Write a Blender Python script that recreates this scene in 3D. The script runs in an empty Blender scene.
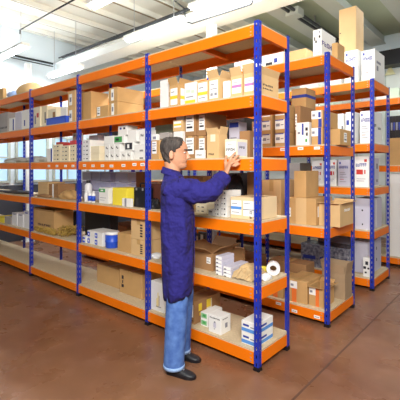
import bpy, bmesh, math, random
from mathutils import Vector, Matrix
random.seed(7)
SC=bpy.context.scene; COL=SC.collection
# ---------------------------------------------------------------- camera model (400 x 400)
YAW=.7193; CC,SS=math.cos(YAW),math.sin(YAW)
CX,CY,CZ=1.4886,-2.3548,1.5076; F=373.82; HY=167.65
def onY(px,py,Y):
    a=(px-200)/F; d=(CC*a-SS,SS*a+CC); t=(Y-CY)/d[1]
    return CX+t*d[0], CZ+(HY-py)/F*t
def depth(X,Y): return -SS*(X-CX)+CC*(Y-CY)
# ---------------------------------------------------------------- materials
def lin(c): return tuple(((v/255)/12.92 if v/255<=.04045 else ((v/255+.055)/1.055)**2.4) for v in c)
MATS={}
def mat(name,rgb,rough=.6,metal=0,noise=0,scale=8,bump=0,bscale=60,emit=0,trans=0,alpha=1,rgb2=None,spec=.5,stretch=None):
    if name in MATS: return MATS[name]
    m=bpy.data.materials.new(name); m.use_nodes=True; nt=m.node_tree; b=nt.nodes['Principled BSDF']
    c=lin(rgb); b.inputs['Base Color'].default_value=(*c,1); b.inputs['Roughness'].default_value=rough
    b.inputs['Metallic'].default_value=metal; b.inputs['Specular IOR Level'].default_value=spec
    tc=nt.nodes.new('ShaderNodeTexCoord'); vec=tc.outputs['Object']
    if stretch:
        mp=nt.nodes.new('ShaderNodeMapping'); mp.inputs['Scale'].default_value=stretch
        nt.links.new(vec,mp.inputs['Vector']); vec=mp.outputs['Vector']
    if noise or rgb2:
        n=nt.nodes.new('ShaderNodeTexNoise'); n.inputs['Scale'].default_value=scale; n.inputs['Detail'].default_value=4
        nt.links.new(vec,n.inputs['Vector'])
        r=nt.nodes.new('ShaderNodeValToRGB'); r.color_ramp.elements[0].position=.3; r.color_ramp.elements[1].position=.7
        c2=lin(rgb2) if rgb2 else tuple(v*(1-noise) for v in c)
        r.color_ramp.elements[0].color=(*c2,1); r.color_ramp.elements[1].color=(*c,1)
        nt.links.new(n.outputs['Fac'],r.inputs['Fac']); nt.links.new(r.outputs['Color'],b.inputs['Base Color'])
    if bump:
        n2=nt.nodes.new('ShaderNodeTexNoise'); n2.inputs['Scale'].default_value=bscale; n2.inputs['Detail'].default_value=3
        nt.links.new(vec,n2.inputs['Vector'])
        bp=nt.nodes.new('ShaderNodeBump'); bp.inputs['Strength'].default_value=bump; bp.inputs['Distance'].default_value=.01
        nt.links.new(n2.outputs['Fac'],bp.inputs['Height']); nt.links.new(bp.outputs['Normal'],b.inputs['Normal'])
    if emit: b.inputs['Emission Color'].default_value=(*c,1); b.inputs['Emission Strength'].default_value=emit
    if trans: b.inputs['Transmission Weight'].default_value=trans; b.inputs['IOR'].default_value=1.1
    if alpha<1: b.inputs['Alpha'].default_value=alpha
    MATS[name]=m; return m
ORANGE=mat('orange_powder_coat',(250,126,6),.5,noise=.07,scale=5,spec=.3)
BLUE=mat('blue_powder_coat',(30,52,172),.42)
CHIP=mat('chipboard',(216,196,162),.8,noise=.16,scale=60,bump=.1,bscale=200)
TAN=mat('cardboard_tan',(206,164,108),.8,noise=.12,scale=6)
TAN2=mat('cardboard_light',(222,186,134),.8,noise=.1,scale=5)
TAN3=mat('cardboard_dark',(168,126,84),.85,noise=.15,scale=5)
GREYB=mat('cardboard_grey',(176,170,166),.8,noise=.1)
WHITE=mat('white_card',(240,240,238),.55)
CREAM=mat('cream_card',(240,228,198),.6)
LAV=mat('lavender_card',(206,204,220),.6,noise=.06)
PALEG=mat('pale_green_card',(206,222,205),.6)
PAPER=mat('paper_label',(250,250,248),.5)
TAPE=mat('packing_tape',(196,158,102),.3)
INK=mat('black_ink',(38,38,50),.6); GINK=mat('grey_ink',(140,142,155),.6)
BINK=mat('blue_ink',(44,64,160),.6); RINK=mat('red_ink',(205,60,50),.6)
GREEN=mat('green_ink',(70,160,85),.6); YEL=mat('yellow_ink',(240,210,60),.6); PURP=mat('violet_ink',(190,130,190),.6)
SKYB=mat('light_blue_ink',(90,150,225),.6); ORINK=mat('orange_ink',(236,120,50),.6)
BLK=mat('black_plastic',(24,24,30),.4); DGREY=mat('dark_grey_plastic',(60,62,70),.5)
YELC=mat('yellow_card',(246,226,70),.55)
BLUEC=mat('blue_plastic',(40,84,210),.4)
SILV=mat('silver_metal',(190,192,196),.35,metal=.6)
# ---------------------------------------------------------------- mesh builder
class MB:
    def __init__(s): s.v=[]; s.f=[]; s.mi=[]; s.mats=[]
    def m(s,mt):
        if mt not in s.mats: s.mats.append(mt)
        return s.mats.index(mt)
    def box(s,x0,x1,y0,y1,z0,z1,mt,M=None):
        n=len(s.v); i=s.m(mt)
        if x0>x1:x0,x1=x1,x0
        if y0>y1:y0,y1=y1,y0
        if z0>z1:z0,z1=z1,z0
        for p in ((x0,y0,z0),(x1,y0,z0),(x1,y1,z0),(x0,y1,z0),(x0,y0,z1),(x1,y0,z1),(x1,y1,z1),(x0,y1,z1)):
            p=Vector(p); s.v.append(M@p if M else p)
        for q in ((0,3,2,1),(4,5,6,7),(0,1,5,4),(1,2,6,5),(2,3,7,6),(3,0,4,7)):
            s.f.append([n+k for k in q]); s.mi.append(i)
    def rings(s,rs,mt,cap=True,closed=True):
        n0=len(s.v); i=s.m(mt); k=len(rs[0])
        for r in rs: s.v+= [Vector(p) for p in r]
        for a in range(len(rs)-1):
            for b in range(k if closed else k-1):
                c=(b+1)%k
                s.f.append([n0+a*k+b,n0+a*k+c,n0+(a+1)*k+c,n0+(a+1)*k+b]); s.mi.append(i)
        if cap:
            s.f.append([n0+b for b in range(k)][::-1]); s.mi.append(i)
            s.f.append([n0+(len(rs)-1)*k+b for b in range(k)]); s.mi.append(i)
    def tube(s,pts,rad,mt,n=10,cap=True):
        pts=[Vector(p) for p in pts]; rs=[]
        rad=rad if isinstance(rad,(list,tuple)) else [rad]*len(pts)
        up=Vector((0,0,1)); 
        for j,p in enumerate(pts):
            t=(pts[min(j+1,len(pts)-1)]-pts[max(j-1,0)]).normalized()
            if j==0:
                u=t.cross(up); 
                if u.length<.1: u=t.cross(Vector((1,0,0)))
            else: u=u-t*u.dot(t)
            u.normalize(); w=t.cross(u)
            r=rad[j]; ra,rb=(r if isinstance(r,tuple) else (r,r))
            rs.append([p+u*math.cos(2*math.pi*q/n)*ra+w*math.sin(2*math.pi*q/n)*rb for q in range(n)])
        s.rings(rs,mt,cap)
    def build(s,name,parent=None,loc=(0,0,0),rz=0,bevel=0,smooth=False,abs_=True):
        me=bpy.data.meshes.new(name)
        L=Vector(loc)
        me.from_pydata([tuple(p) for p in s.v],[],s.f)
        for mt in s.mats: me.materials.append(mt)
        for p,i in zip(me.polygons,s.mi): p.material_index=i; p.use_smooth=smooth
        bm=bmesh.new(); bm.from_mesh(me); bmesh.ops.recalc_face_normals(bm,faces=bm.faces); bm.to_mesh(me); bm.free()
        o=bpy.data.objects.new(name,me); COL.objects.link(o); o.location=loc; o.rotation_euler=(0,0,rz)
        if parent: o.parent=parent
        if bevel:
            b=o.modifiers.new('bevel','BEVEL'); b.width=bevel; b.segments=2; b.limit_method='ANGLE'
        return o
def tag(o,label=None,cat=None,group=None,kind=None):
    for k,v in (('label',label),('category',cat),('group',group),('kind',kind)):
        if v: o[k]=v
    return o
def empty(name,loc,rz=0,label=None,cat=None,group=None):
    o=bpy.data.objects.new(name,None); COL.objects.link(o); o.location=loc; o.rotation_euler=(0,0,rz); o.empty_display_size=.05
    return tag(o,label,cat,group)
# ---------------------------------------------------------------- racks
RY={'A':(0,.473),'B':(1.084,1.791),'C':(2.466,3.18),'D':(3.87,4.55)}
LV={'A':[.146,.626,1.106,1.586,2.061,2.585],'B':[.145,.94,1.73,2.587],'C':[.145,.73,1.265,1.81,2.592],'D':[.145,1.545,2.575]}
BAYS={'A':[0,-1.234,-2.468,-3.702,-4.936,-6.17],'B':[.083,-1.37,-2.82,-4.27],'C':[.077,-1.4,-2.85,-4.3],'D':[.09,-1.4,-2.85,-4.3]}
def upright(root,x,y,sy,sx,H):   # L profile with slots; sx: side where the web lies, sy: direction of depth (inside)
    w=.040; t=.003; mb=MB(); p=.06; nslot=int(H/p)
    def flange(a):               # a='x' flange in the XZ plane, 'y' flange in the YZ plane
        def B(u0,u1,z0,z1):
            if a=='x': mb.box(x-sx*u0,x-sx*u1,y,y+sy*t,z0,z1,BLUE)
            else: mb.box(x,x-sx*t,y+sy*u0,y+sy*u1,z0,z1,BLUE)
        B(0 if a=='x' else t,.015,0,H); B(.025,w,0,H)
        for k in range(nslot+1):
            z0=k*p; z1=min(z0+.034,H)
            if z1>z0: B(.015,.025,z0,z1)
    flange('x'); flange('y')
    o=mb.build('upright',root)
    f=MB(); f.box(x+sx*.004,x-sx*.046,y-sy*.004,y+sy*.046,0,.012,BLK); f.box(x+sx*.002,x-sx*.042,y-sy*.002,y+sy*.042,.012,.03,BLK); f.build('foot_cap',o)
    return o
def rack(k,label,tags={}):
    y0,y1=RY[k]; xs=BAYS[k]; root=empty('shelving_rack',(0,0,0),0,label,'shelving rack','blue and orange shelving racks')
    H=2.6
    for i,x in enumerate(xs):
        sx=1
        upright(root,x,y0,1,sx,H); upright(root,x,y1,-1,sx,H)
    for li,z in enumerate(LV[k]):
        for i in range(len(xs)-1):
            xr=xs[i]-(.003 if i==0 else 0.002); xl=xs[i+1]+.002
            a=xl+.001 if True else xl; b=xr-.004 if i==0 else xr-.042
            b=xr-.042; a=xl
            for nm,yy,s in (('front_beam',y0,1),('back_beam',y1,-1)):
                m=MB(); m.box(a,b,yy,yy+s*.004,z-.1,z-.013,ORANGE); m.box(a,b,yy+s*.004,yy+s*.03,z-.1,z-.096,ORANGE)
                m.box(a,b,yy+s*.004,yy+s*.03,z-.019,z-.016,ORANGE)
                for e in (a,b):
                    for q in (.03,.06,.085): m.box(e-.03 if e==b else e+.018,e-.018 if e==b else e+.03,yy-s*.002,yy,z-q-.004,z-q+.004,SILV)
                bo=m.build(nm,root)
                if nm=='front_beam' and (li,i) in tags:
                    for (px,py,col) in tags[(li,i)]:
                        X,Z=onY(px,py,y0); t=MB(); w=.03; t.box(X-w,X+w,y0-.0015,y0,Z-.014,Z+.014,PAPER)
                        t.box(X-w*.7,X+w*.7,y0-.002,y0-.0015,Z-.004,Z+.002,GINK if col==0 else RINK); t.build('price_label',bo)
            m=MB(); m.box(a-.03,b+.03,y0+.0055,y1-.0055,z-.015,z,CHIP); 
            # cut round the uprights: board kept between post webs
            m=MB(); m.box(xl+.001,xr-.0045,y0+.0045,y1-.0045,z-.015,z,CHIP)
            m.build('shelf_board',root)
            m=MB(); xm=(xl+xr)/2; m.box(xm-.02,xm-.016,y0+.03,y1-.03,z-.075,z-.016,ORANGE); m.box(xm-.016,xm+.02,y0+.03,y1-.03,z-.075,z-.071,ORANGE)
            m.build('cross_support',root)
        for x in (xs[0],xs[-1]):
            s=-1 if x==xs[0] else 1
            m=MB(); m.box(x-.001*s*0,x+s*.004,y0+.042,y1-.042,z-.1,z-.013,ORANGE); m.box(x+s*.004,x+s*.03,y0+.042,y1-.042,z-.1,z-.096,ORANGE)
            m.build('end_beam',root)
    return root
tA={}
for px in (50.5,59.5,67.5,74.5): tA.setdefault((3,2),[]).append((px,165.5,0)) if px<78 else None
tA={(3,2):[(50,165.8,0),(58,165.8,0),(66,165.8,0),(74,165.8,0)],(3,1):[(84.5,165.5,0),(93,165.8,0),(102.5,165.8,0),(111.5,166,0),(123.5,165.5,0),(134.5,164.5,0),(142.5,164.5,0)]}
tA[(3,2)]=[(p,166,0) for p in (49,57,65.5,73)]
rack('A','long blue and orange boltless rack in front, six shelves, beside the man',tA)
rack('B','second blue and orange rack behind the front one, with four widely spaced shelves',
     {(2,0):[(300.5,148.5,0),(317,148,0),(283,149.5,1)],(0,0):[(278.5,303.5,0),(294.5,311,0),(317,317,0)]})
rack('C','third blue and orange rack, with five shelves of white boxes, at the right')
rack('D','farthest blue and orange rack by the back wall, cut off at the right edge')
# ---------------------------------------------------------------- cartons
PLACED=[]
LABELS=set()
PLACED+=[(x-.042,x+.002,RY[k][0]-.001,RY[k][0]+.042,0,2.6) for k in RY for x in BAYS[k]]+[(x-.042,x+.002,RY[k][1]-.042,RY[k][1]+.001,0,2.6) for k in RY for x in BAYS[k]]
def word(u0,u1,v0,v1,mt,n=5,seed=1):   # letter shaped strokes on a printed panel
    r=random.Random(seed); out=[]; w=(u1-u0)/n; v0,v1=v0+(v1-v0)*.1,v1-(v1-v0)*.1
    for i in range(n):
        a=u0+i*w; b=a+w*.8; t=w*.22; h=(v1-v0)*.2
        out.append((a,a+t,v0,v1,mt))
        k=r.randint(0,3)
        if k in(0,1): out.append((a,b,v1-h,v1,mt))
        if k in(0,2): out.append((a,b,v0,v0+h,mt))
        if k in(1,2,3): out.append((a,b,(v0+v1-h)/2,(v0+v1+h)/2,mt))
        if k in(0,3): out.append((b-t,b,v0,v1,mt))
    return out
def panel(root,name,face,W,D,H,u0,u1,v0,v1,paper,marks=(),label=None):
    m=MB(); e=.0012
    def q(a0,a1,b0,b1,mt,h):
        if face=='F': m.box(-W/2+a0*W,-W/2+a1*W,-h,0,b0*H,b1*H,mt)
        elif face=='R': m.box(W/2,W/2+h,a0*D,a1*D,b0*H,b1*H,mt)
        elif face=='T': m.box(-W/2+a0*W,-W/2+a1*W,b0*D,b1*D,H,H+h,mt)
    if paper: q(u0,u1,v0,v1,paper,e)
    for (a0,a1,b0,b1,mt) in marks:
        q(u0+(u1-u0)*a0,u0+(u1-u0)*a1,v0+(v1-v0)*b0,v0+(v1-v0)*b1,mt,e+.0008 if paper else e)
    o=m.build(name,root)
    if label: o['label']=label
    return o
def fit(x0,x1,y0,y1,z0,z1):     # keep neighbouring goods from running into each other
    g=.0025
    for a0,a1,b0,b1,c0,c1 in PLACED:
        if min(z1,c1)-max(z0,c0)<.002 or min(x1,a1)-max(x0,a0)<=0 or min(y1,b1)-max(y0,b0)<=0: continue
        o=[(a1-x0,0),(x1-a0,1),(b1-y0,2),(y1-b0,3)]
        o=[q for q in o if q[0]<((x1-x0) if q[1]<2 else (y1-y0))*.88] or [min(o)]
        k=min(o)[1]
        if k==0: x0=a1+g
        elif k==1: x1=a0-g
        elif k==2: y0=b1+g
        else: y1=b0-g
    PLACED.append((x0,x1,y0,y1,z0,z1)); return x1-x0,y1-y0,(x0+x1)/2,y0
def carton(name,label,cat,X,Y,Z,W,D,H,mt=None,panels=(),group=None,rz=0,open_=0,fl=.07,tape=False,slot=False,kindflap=None):
    """X = centre of front face, Y = front face; returns the thing"""
    mt=mt or WHITE
    if not rz:
        W,D,X,Y=fit(X-W/2,X+W/2,Y,Y+D,Z,Z+H)
    simple=not(open_ or tape or slot)
    if simple:
        m=MB(); m.box(-W/2,W/2,0,D,0,H,mt); root=m.build(name,None,(X,Y,Z),rz,bevel=.003)
        tag(root,label,cat,group)
    else:
        root=empty(name,(X,Y,Z),rz,label,cat,group)
        m=MB()
        if open_:
            t=.005; m.box(-W/2,W/2,0,t,0,H,mt); m.box(-W/2,W/2,D-t,D,0,H,mt); m.box(-W/2,-W/2+t,t,D-t,0,H,mt); m.box(W/2-t,W/2,t,D-t,0,H,mt); m.box(-W/2+t,W/2-t,t,D-t,0,t,mt)
        else: m.box(-W/2,W/2,0,D,0,H,mt)
        m.build('box_body',root,bevel=0 if open_ else .004)
        if tape:
            m=MB(); m.box(-.025,.025,0,D,H,H+.001,TAPE); m.box(-.025,.025,-.001,0,H*.72,H+.001,TAPE); m.build('tape',root)
            m=MB(); m.box(-W/2,W/2,D/2-.002,D/2+.002,H,H+.0008,TAN3)
        if open_:
            t=.004
            for s,ang in ((-1,open_),(1,open_*.8)):
                M=Matrix.Translation((s*W/2,0,H))@Matrix.Rotation(-s*ang if False else s*ang,4,'Y')
                m=MB(); m.box(0,s*-t,0.004,D-.004,0,min(W/2,fl),mt,M); m.build('flap',root)
            for s,ang in ((-1,open_*.9),(1,open_*.6)):
                M=Matrix.Translation((0,0 if s<0 else D,H))@Matrix.Rotation(-s*ang,4,'X')
                m=MB(); m.box(-W/2+.004,W/2-.004,0,-s*t,0,min(D/2,fl),mt,M); m.build('flap',root)
    for p in panels: panel(root,p[0],p[1],W,D,H,*p[2:])
    assert label not in LABELS or group, label
    if label in LABELS: print('DUPLABEL',label)
    LABELS.add(label)
    return root
def put(rk,lv,px0,px1,ytop,yoff,D,name,label,cat='box',mt=None,ybase=None,**kw):
    """stand an item on a shelf, front face yoff behind the front of the rack"""
    Yf=RY[rk][0]+yoff
    X0,_=onY(px0,0,Yf); X1,_=onY(px1,0,Yf)
    Z0=LV[rk][lv] if ybase is None else ybase
    _,Zt=onY((px0+px1)/2,ytop,Yf)
    return carton(name,label,cat,(X0+X1)/2,Yf,Z0+.0006,X1-X0,D,Zt-Z0,mt,**kw)
ORD={1:['only'],2:['lower','upper'],3:['bottom','middle','top'],4:['bottom','second lowest','third','top'],5:['bottom','second lowest','middle','fourth','top']}
COLN={1:[''],2:['left column','right column'],3:['left column','middle column','right column'],4:['leftmost column','second column','third column','rightmost column']}
def stack(rk,lv,px0,px1,ytop,yoff,D,rows,cols,name,label,group,mt=None,panels=(),cat='box',jit=0):
    Yf=RY[rk][0]+yoff; X0,_=onY(px0,0,Yf); X1,_=onY(px1,0,Yf); Z0=LV[rk][lv]+.0006; _,Zt=onY((px0+px1)/2,ytop,Yf)
    W=(X1-X0)/cols; H=(Zt-Z0)/rows
    for c in range(cols):
        for r in range(rows):
            l=ORD[rows][r]+' '+label+(', '+COLN[cols][c] if cols>1 else '')
            carton(name,l,cat,X0+(c+.5)*W,Yf+(random.uniform(0,jit)),Z0+r*H,W-.003,D,H-.0008,mt,panels,group)
DOT=[('printed_panel','F',.1,.9,.2,.8,None,[(.1,.3,.4,.7,GINK),(.55,.8,.35,.75,INK)])]
LOGO=lambda c=BINK,s=1:[('printed_panel','F',.06,.94,.08,.95,None,word(.05,.9,.66,.82,c,6,s)+[(.05,.2,.88,.97,c),(.1,.6,.5,.52,GINK),(.1,.7,.42,.44,GINK),(.1,.8,.3,.32,GINK),(.1,.5,.2,.22,RINK),(.1,.7,.1,.12,GINK)])]
LOGOR=lambda c=BINK,s=1:[('printed_panel','F',.06,.94,.08,.95,None,word(.05,.9,.66,.82,c,6,s)+[(.08,.6,.38,.56,RINK),(.7,.8,.4,.55,RINK),(.7,.9,.85,.95,RINK),(.1,.8,.2,.22,GINK),(.1,.7,.12,.14,GINK)])]
LAB=lambda f,u0,u1,v0,v1:('address_label',f,u0,u1,v0,v1,PAPER,[(.1,.8,.78,.86,GINK),(.1,.9,.6,.66,GINK),(.1,.6,.42,.48,GINK),(.1,.85,.2,.32,INK)])
MARK=lambda f,u0,u1,v0,v1,s=3:('printed_mark',f,u0,u1,v0,v1,None,word(0,1,0,1,INK,4,s))
# ===== rack A, fifth shelf (2.061)
put('A',4,160,167.5,80,.1,.22,'carton','tall plain white carton beside the second blue upright, upper shelf above the man',panels=[MARK('R',.1,.5,.4,.6)])
put('A',4,169.5,178.3,85,.06,.2,'open_carton','small open cardboard box with a yellow banded label, upper shelf above the man',mt=TAN,open_=.5,panels=[('label_sheet','F',.12,.9,.1,.85,PAPER,[(0,1,.35,.55,YEL),(.1,.6,.75,.8,GINK)]),('label_sheet','R',.15,.8,.1,.85,PAPER,[(0,1,.35,.55,YEL)])])
put('A',4,184.5,196,82.5,.08,.25,'carton','white box with pale yellow foot band, left of the yellow striped box',mt=WHITE,panels=[('printed_panel','F',.05,.95,.05,.9,None,[(0,1,.05,.2,YEL),(.1,.5,.6,.75,PALEG),(.6,.9,.55,.7,PALEG),(.1,.8,.35,.4,GINK)])])
put('A',4,197.3,207.7,81,.06,.3,'carton','cream carton with a wide yellow stripe across its white label',mt=TAN2,panels=[('label_sheet','F',.08,.95,.08,.92,PAPER,[(0,1,.32,.5,YEL),(.1,.6,.7,.76,GINK),(.1,.8,.15,.2,GINK)])])
put('A',4,208.6,219.5,78,.06,.33,'open_carton','open cardboard carton with white label, between yellow striped and small white box',mt=TAN2,open_=.55,panels=[('label_sheet','F',.1,.85,.12,.9,PAPER,[(.1,.6,.75,.8,GINK),(.1,.9,.5,.55,GINK),(.1,.4,.15,.3,GINK),(.6,.9,.15,.3,GINK)])])
put('A',4,223,229.3,81,.05,.16,'carton','little white box squeezed between two open cartons on the upper shelf',mt=WHITE)
put('A',4,231,242.3,76,.06,.33,'open_carton','open carton with violet printed label, left one of the violet pair',mt=TAN2,open_=.5,panels=[('label_sheet','F',.1,.9,.2,.85,PAPER,[(0,1,.4,.6,PURP),(.1,.7,.75,.8,GINK)])])
put('A',4,243.8,256,73,.06,.34,'open_carton','open carton with violet label and dark side print, at the right end upright',mt=TAN2,open_=.5,panels=[('label_sheet','F',.08,.8,.2,.8,PAPER,[(0,1,.4,.6,PURP),(.1,.7,.75,.8,GINK)]),('printed_mark','R',.3,.75,.35,.6,None,word(0,1,.6,1,DGREY,4,4)+word(0,1,0,.3,DGREY,3,9))])
put('A',4,82,91,92,.15,.25,'carton','tall brown carton just right of the third upright, upper shelf',mt=TAN)
put('A',4,96,108,106,.05,.2,'carton','low brown carton with white label, left of the two stacked cartons',mt=TAN,panels=[LAB('F',.1,.35,.2,.95)])
for i,(z,nm) in enumerate(((0,'lower of two stacked brown cartons with striped labels, upper shelf'),(1,'upper of two stacked brown cartons with striped labels, upper shelf'))):
    X0,_=onY(108.5,0,.06); X1,_=onY(117.5,0,.06); h=.155
    carton('carton',nm,'box',(X0+X1)/2,.06,2.0618+i*h,X1-X0,.36,h-.001,TAN,[('label_sheet','F',.3,.6,.1,.9,PAPER,[(.2,.8,.3,.7,GINK)])],'stacked cartons on the upper shelf',tape=True)
put('A',4,48,56,109,.08,.2,'carton','cream box behind the blue tray, leftmost of two, upper shelf',mt=CREAM,panels=[('printed_mark','F',.6,.9,.2,.8,None,[(0,1,0,1,TAN3)])])
put('A',4,57,66.5,107.5,.14,.22,'carton','white box behind the blue tray near the third upright',mt=WHITE)
for i in range(2):
    X0,_=onY(67.8,0,.08); X1,_=onY(75,0,.08); h=.2
    carton('carton',('lower','upper')[i]+' of two tan cartons stacked left of the third upright, upper shelf','box',(X0+X1)/2,.08,2.0618+i*h,X1-X0,.3,h-.001,TAN2,[('label_sheet','F',.2,.6,.1,.8,PAPER,[(.2,.8,.3,.7,GINK)])],'tan cartons left of the third upright')
# blue tray
def tray(label,X0,X1,Y0,Y1,Z,H,mt,name='plastic_tray'):
    m=MB(); t=.006; m.box(X0,X1,Y0,Y1,Z,Z+t,mt); m.box(X0,X1,Y0,Y0+t,Z,Z+H,mt); m.box(X0,X1,Y1-t,Y1,Z,Z+H,mt); m.box(X0,X0+t,Y0,Y1,Z,Z+H,mt); m.box(X1-t,X1,Y0,Y1,Z,Z+H,mt)
    m.box(X0-.008,X1+.008,Y0-.008,Y0,Z+H-.012,Z+H,mt); m.box(X0-.008,X1+.008,Y1,Y1+.008,Z+H-.012,Z+H,mt)
    return tag(m.build(name,bevel=.002),label,'tray')
tray('low blue plastic tray on the upper shelf left of the third upright',onY(47,0,.03)[0],onY(66,0,.03)[0],.02,.07,2.0618,.09,BLUEC)
put('A',4,33.5,40,107,.08,.25,'carton','tan white box with red mark, right of the fourth upright, upper shelf',mt=CREAM,panels=[('printed_mark','F',.5,.8,.5,.7,None,[(0,1,0,1,RINK)]),('printed_mark','F',.2,.4,.2,.6,None,[(0,1,0,1,GINK)])])
put('A',4,40.5,47,106,.1,.25,'carton','tan white box with small dark mark beside the red marked one',mt=CREAM,panels=[('printed_mark','F',.6,.75,.2,.7,None,[(0,1,0,1,INK)])])
put('A',4,9,14.5,118,.08,.2,'carton','small white box with blue edge left of the fourth upright, upper shelf',panels=[('printed_mark','F',.7,.9,.1,.9,None,[(0,1,0,1,BINK)])])
put('A',4,15,21.5,112,.08,.25,'carton','plain lilac white carton, middle one left of the fourth upright',mt=LAV)
put('A',4,22,29,110,.08,.25,'carton','white carton with blue mark touching the fourth upright, upper shelf',panels=[('printed_mark','F',.3,.45,.2,.5,None,[(0,1,0,1,BINK)])])
put('A',4,-3,8.5,113,.06,.3,'carton','grey carton with dotted foot at the left picture edge',mt=GREYB,panels=[('printed_mark','F',0,1,.2,.3,None,[(i/8,i/8+.06,0,1,INK) for i in range(8)])])
# top of rack A (2.585)
def lump(name,label,cat,X,Y,Z,sx,sy,sz,mt,seed=1,amp=.12,group=None,sharp=2.2):
    r=random.Random(seed); ph=[r.uniform(0,6) for _ in range(8)]; rs=[]; n=28
    for i in range(11):
        t=i/10; z=t*sz; k=(1-abs(2*t-.7)**sharp/ (1.3**sharp)) if t>.35 else 1-.25*((.35-t)/.35)**2
        k=max(k,.06)**.5
        ring=[]
        for j in range(n):
            a=2*math.pi*j/n
            q=1+amp*(math.sin(3*a+ph[0]+4*t)+.6*math.sin(7*a+ph[1]-5*t)+.4*math.sin(11*a+ph[2]+9*t))
            ca,sa=math.cos(a),math.sin(a); sq=(abs(ca)**3+abs(sa)**3)**(-1/3)
            ring.append((ca*sx/2*k*q*sq,sa*sy/2*k*q*sq,z*(1+amp*.5*math.sin(5*a+ph[3]))))
        rs.append(ring)
    m=MB(); m.rings(rs,mt); o=m.build(name,None,(X,Y,Z),smooth=True)
    return tag(o,label,cat,group)
WBAG=mat('white_plastic_bag',(238,240,244),.35,bump=.6,bscale=25); BBAG=mat('pale_blue_bag',(150,175,225),.35,bump=.6,bscale=25)
def lumpA(lv,px0,px1,ytop,Y,D,name,label,cat,mt,**k):
    X0=onY(px0,0,Y)[0]; X1=onY(px1,0,Y)[0]; Z=LV['A'][lv]; zt=onY((px0+px1)/2,ytop,Y)[1]
    return lump(name,label,cat,(X0+X1)/2,Y+D/2 if False else Y,Z+.001,X1-X0,D,zt-Z,mt,**k)
put('A',5,-6,2,89,.03,.07,'carton','small brown box on top of the front rack at the left edge',mt=TAN)
lumpA(5,4,10,88.5,.25,.25,'plastic_bag','crumpled white bag on top of the front rack, beside a blue bag','bag',WBAG,seed=3)
lumpA(5,13,20,90.5,.25,.25,'plastic_bag','crumpled pale blue bag on top of the front rack','bag',BBAG,seed=5)
lumpA(5,22,39,83,.25,.3,'paper_sack','rounded tan sack on top of the front rack near the white column','sack',TAN2,seed=6,amp=.05)
# ===== rack A, fourth shelf (1.586)
put('A',3,151,159,140.5,.05,.2,'carton','brown carton with white label just left of the man, eye level shelf',mt=TAN,panels=[LAB('F',.15,.7,.3,.95)])
put('A',3,160,168,139,.08,.22,'carton','tan carton with two small labels behind the man, eye level shelf',mt=TAN2,panels=[LAB('F',.1,.45,.4,.95),LAB('F',.55,.9,.4,.95)])
zt=onY(160,139.5,.05)[1]
X0,_=onY(151.5,0,.09);X1,_=onY(159.2,0,.09);X2,_=onY(168.5,0,.09)
zb=onY(155,140.5,.05)[1]
carton('carton','white box lying on the labelled brown carton, left of the man','box',(X0+X1)/2,.06,zb+.003,X1-X0-.004,.18,.06,WHITE,[('printed_mark','F',.5,.9,.2,.6,None,[(0,1,0,1,GINK)])])
carton('carton','flat grey white box behind the hair of the man, on a tan carton','box',(X1+X2)/2,.09,onY(164,139,.08)[1]+.003,X2-X1-.004,.2,.06,GREYB)
put('A',3,155,171,125,.3,.12,'storage_box','wide grey green box at the back of the eye level shelf, left of the man',mt=mat('grey_green_card',(150,160,140),.7))
put('A',3,173.5,182,131.5,.06,.18,'carton','small white box under a labelled tan box, in front of the face of the man',panels=[MARK('F',.5,.9,.3,.6)])
zb=onY(178,131.5,.06)[1]
X0,_=onY(173,0,.06);X1,_=onY(182,0,.06)
carton('carton','small tan box with orange and white label, above the face of the man','box',(X0+X1)/2,.06,zb+.002,X1-X0,.18,.1,TAN2,[('label_sheet','F',.1,.9,.35,.9,PAPER,[(0,1,.3,.6,YEL)])])
carton('carton','white tube shaped box on the tan orange labelled box above the man','box',(X0+X1)/2+.01,.08,zb+.103,X1-X0-.02,.12,.045,WHITE)
def pair(px0,px1,yb,ytop,ymid,yoff,D,mt,txt,pan):
    X0,_=onY(px0,0,yoff);X1,_=onY(px1,0,yoff); zm=onY((px0+px1)/2,ymid,yoff)[1]; zt=onY((px0+px1)/2,ytop,yoff)[1]; Z=LV['A'][3]+.0006
    carton('carton','lower '+txt,'box',(X0+X1)/2,yoff,Z,X1-X0,D,zm-Z-.001,mt,pan,'cartons beside the hand of the man',tape=True)
    carton('carton','upper '+txt,'box',(X0+X1)/2,yoff,zm+.001,X1-X0,D,zt-zm,mt,pan,'cartons beside the hand of the man',tape=True)
pair(185,195.3,158,114,136,.08,.3,TAN3,'brown carton with a white label, left pair before the face',[LAB('F',.1,.85,.2,.92)])
pair(196,205.5,157,113,136,.1,.3,TAN3,'brown carton with small print label, right pair before the face',[LAB('F',.25,.9,.25,.9)])
put('A',3,195,203.5,150,.045,.03,'carton','small white box standing in front of the two stacks of brown cartons',panels=[MARK('F',.2,.8,.3,.5)])
put('A',3,207,219,134.5,.07,.11,'open_carton','tall tan carton with open flaps left of the box in his hand',mt=TAN2,open_=.35,panels=[('tape_patch','F',.3,.7,.7,1,CREAM,()),MARK('F',.15,.6,.12,.22)])
lump('plastic_bag','crumpled clear grey bag standing behind the box in his hand','bag',onY(226,0,.24)[0],.24,1.587,.11,.08,.17,mat('grey_bag',(190,192,196),.3,bump=.8,bscale=30),seed=11)
put('A',3,229,239,122,.3,.12,'carton','grey white carton with blue top edge behind the box in his hand',mt=LAV,panels=[('printed_panel','F',.05,.95,.1,.98,None,[(0,1,.85,1,BINK),(.1,.8,.5,.55,GINK),(.1,.5,.3,.35,GINK)])])
put('A',3,239.5,249.5,131,.2,.2,'carton','dark brown carton right behind the raised hand, eye level shelf',mt=TAN3)
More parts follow.
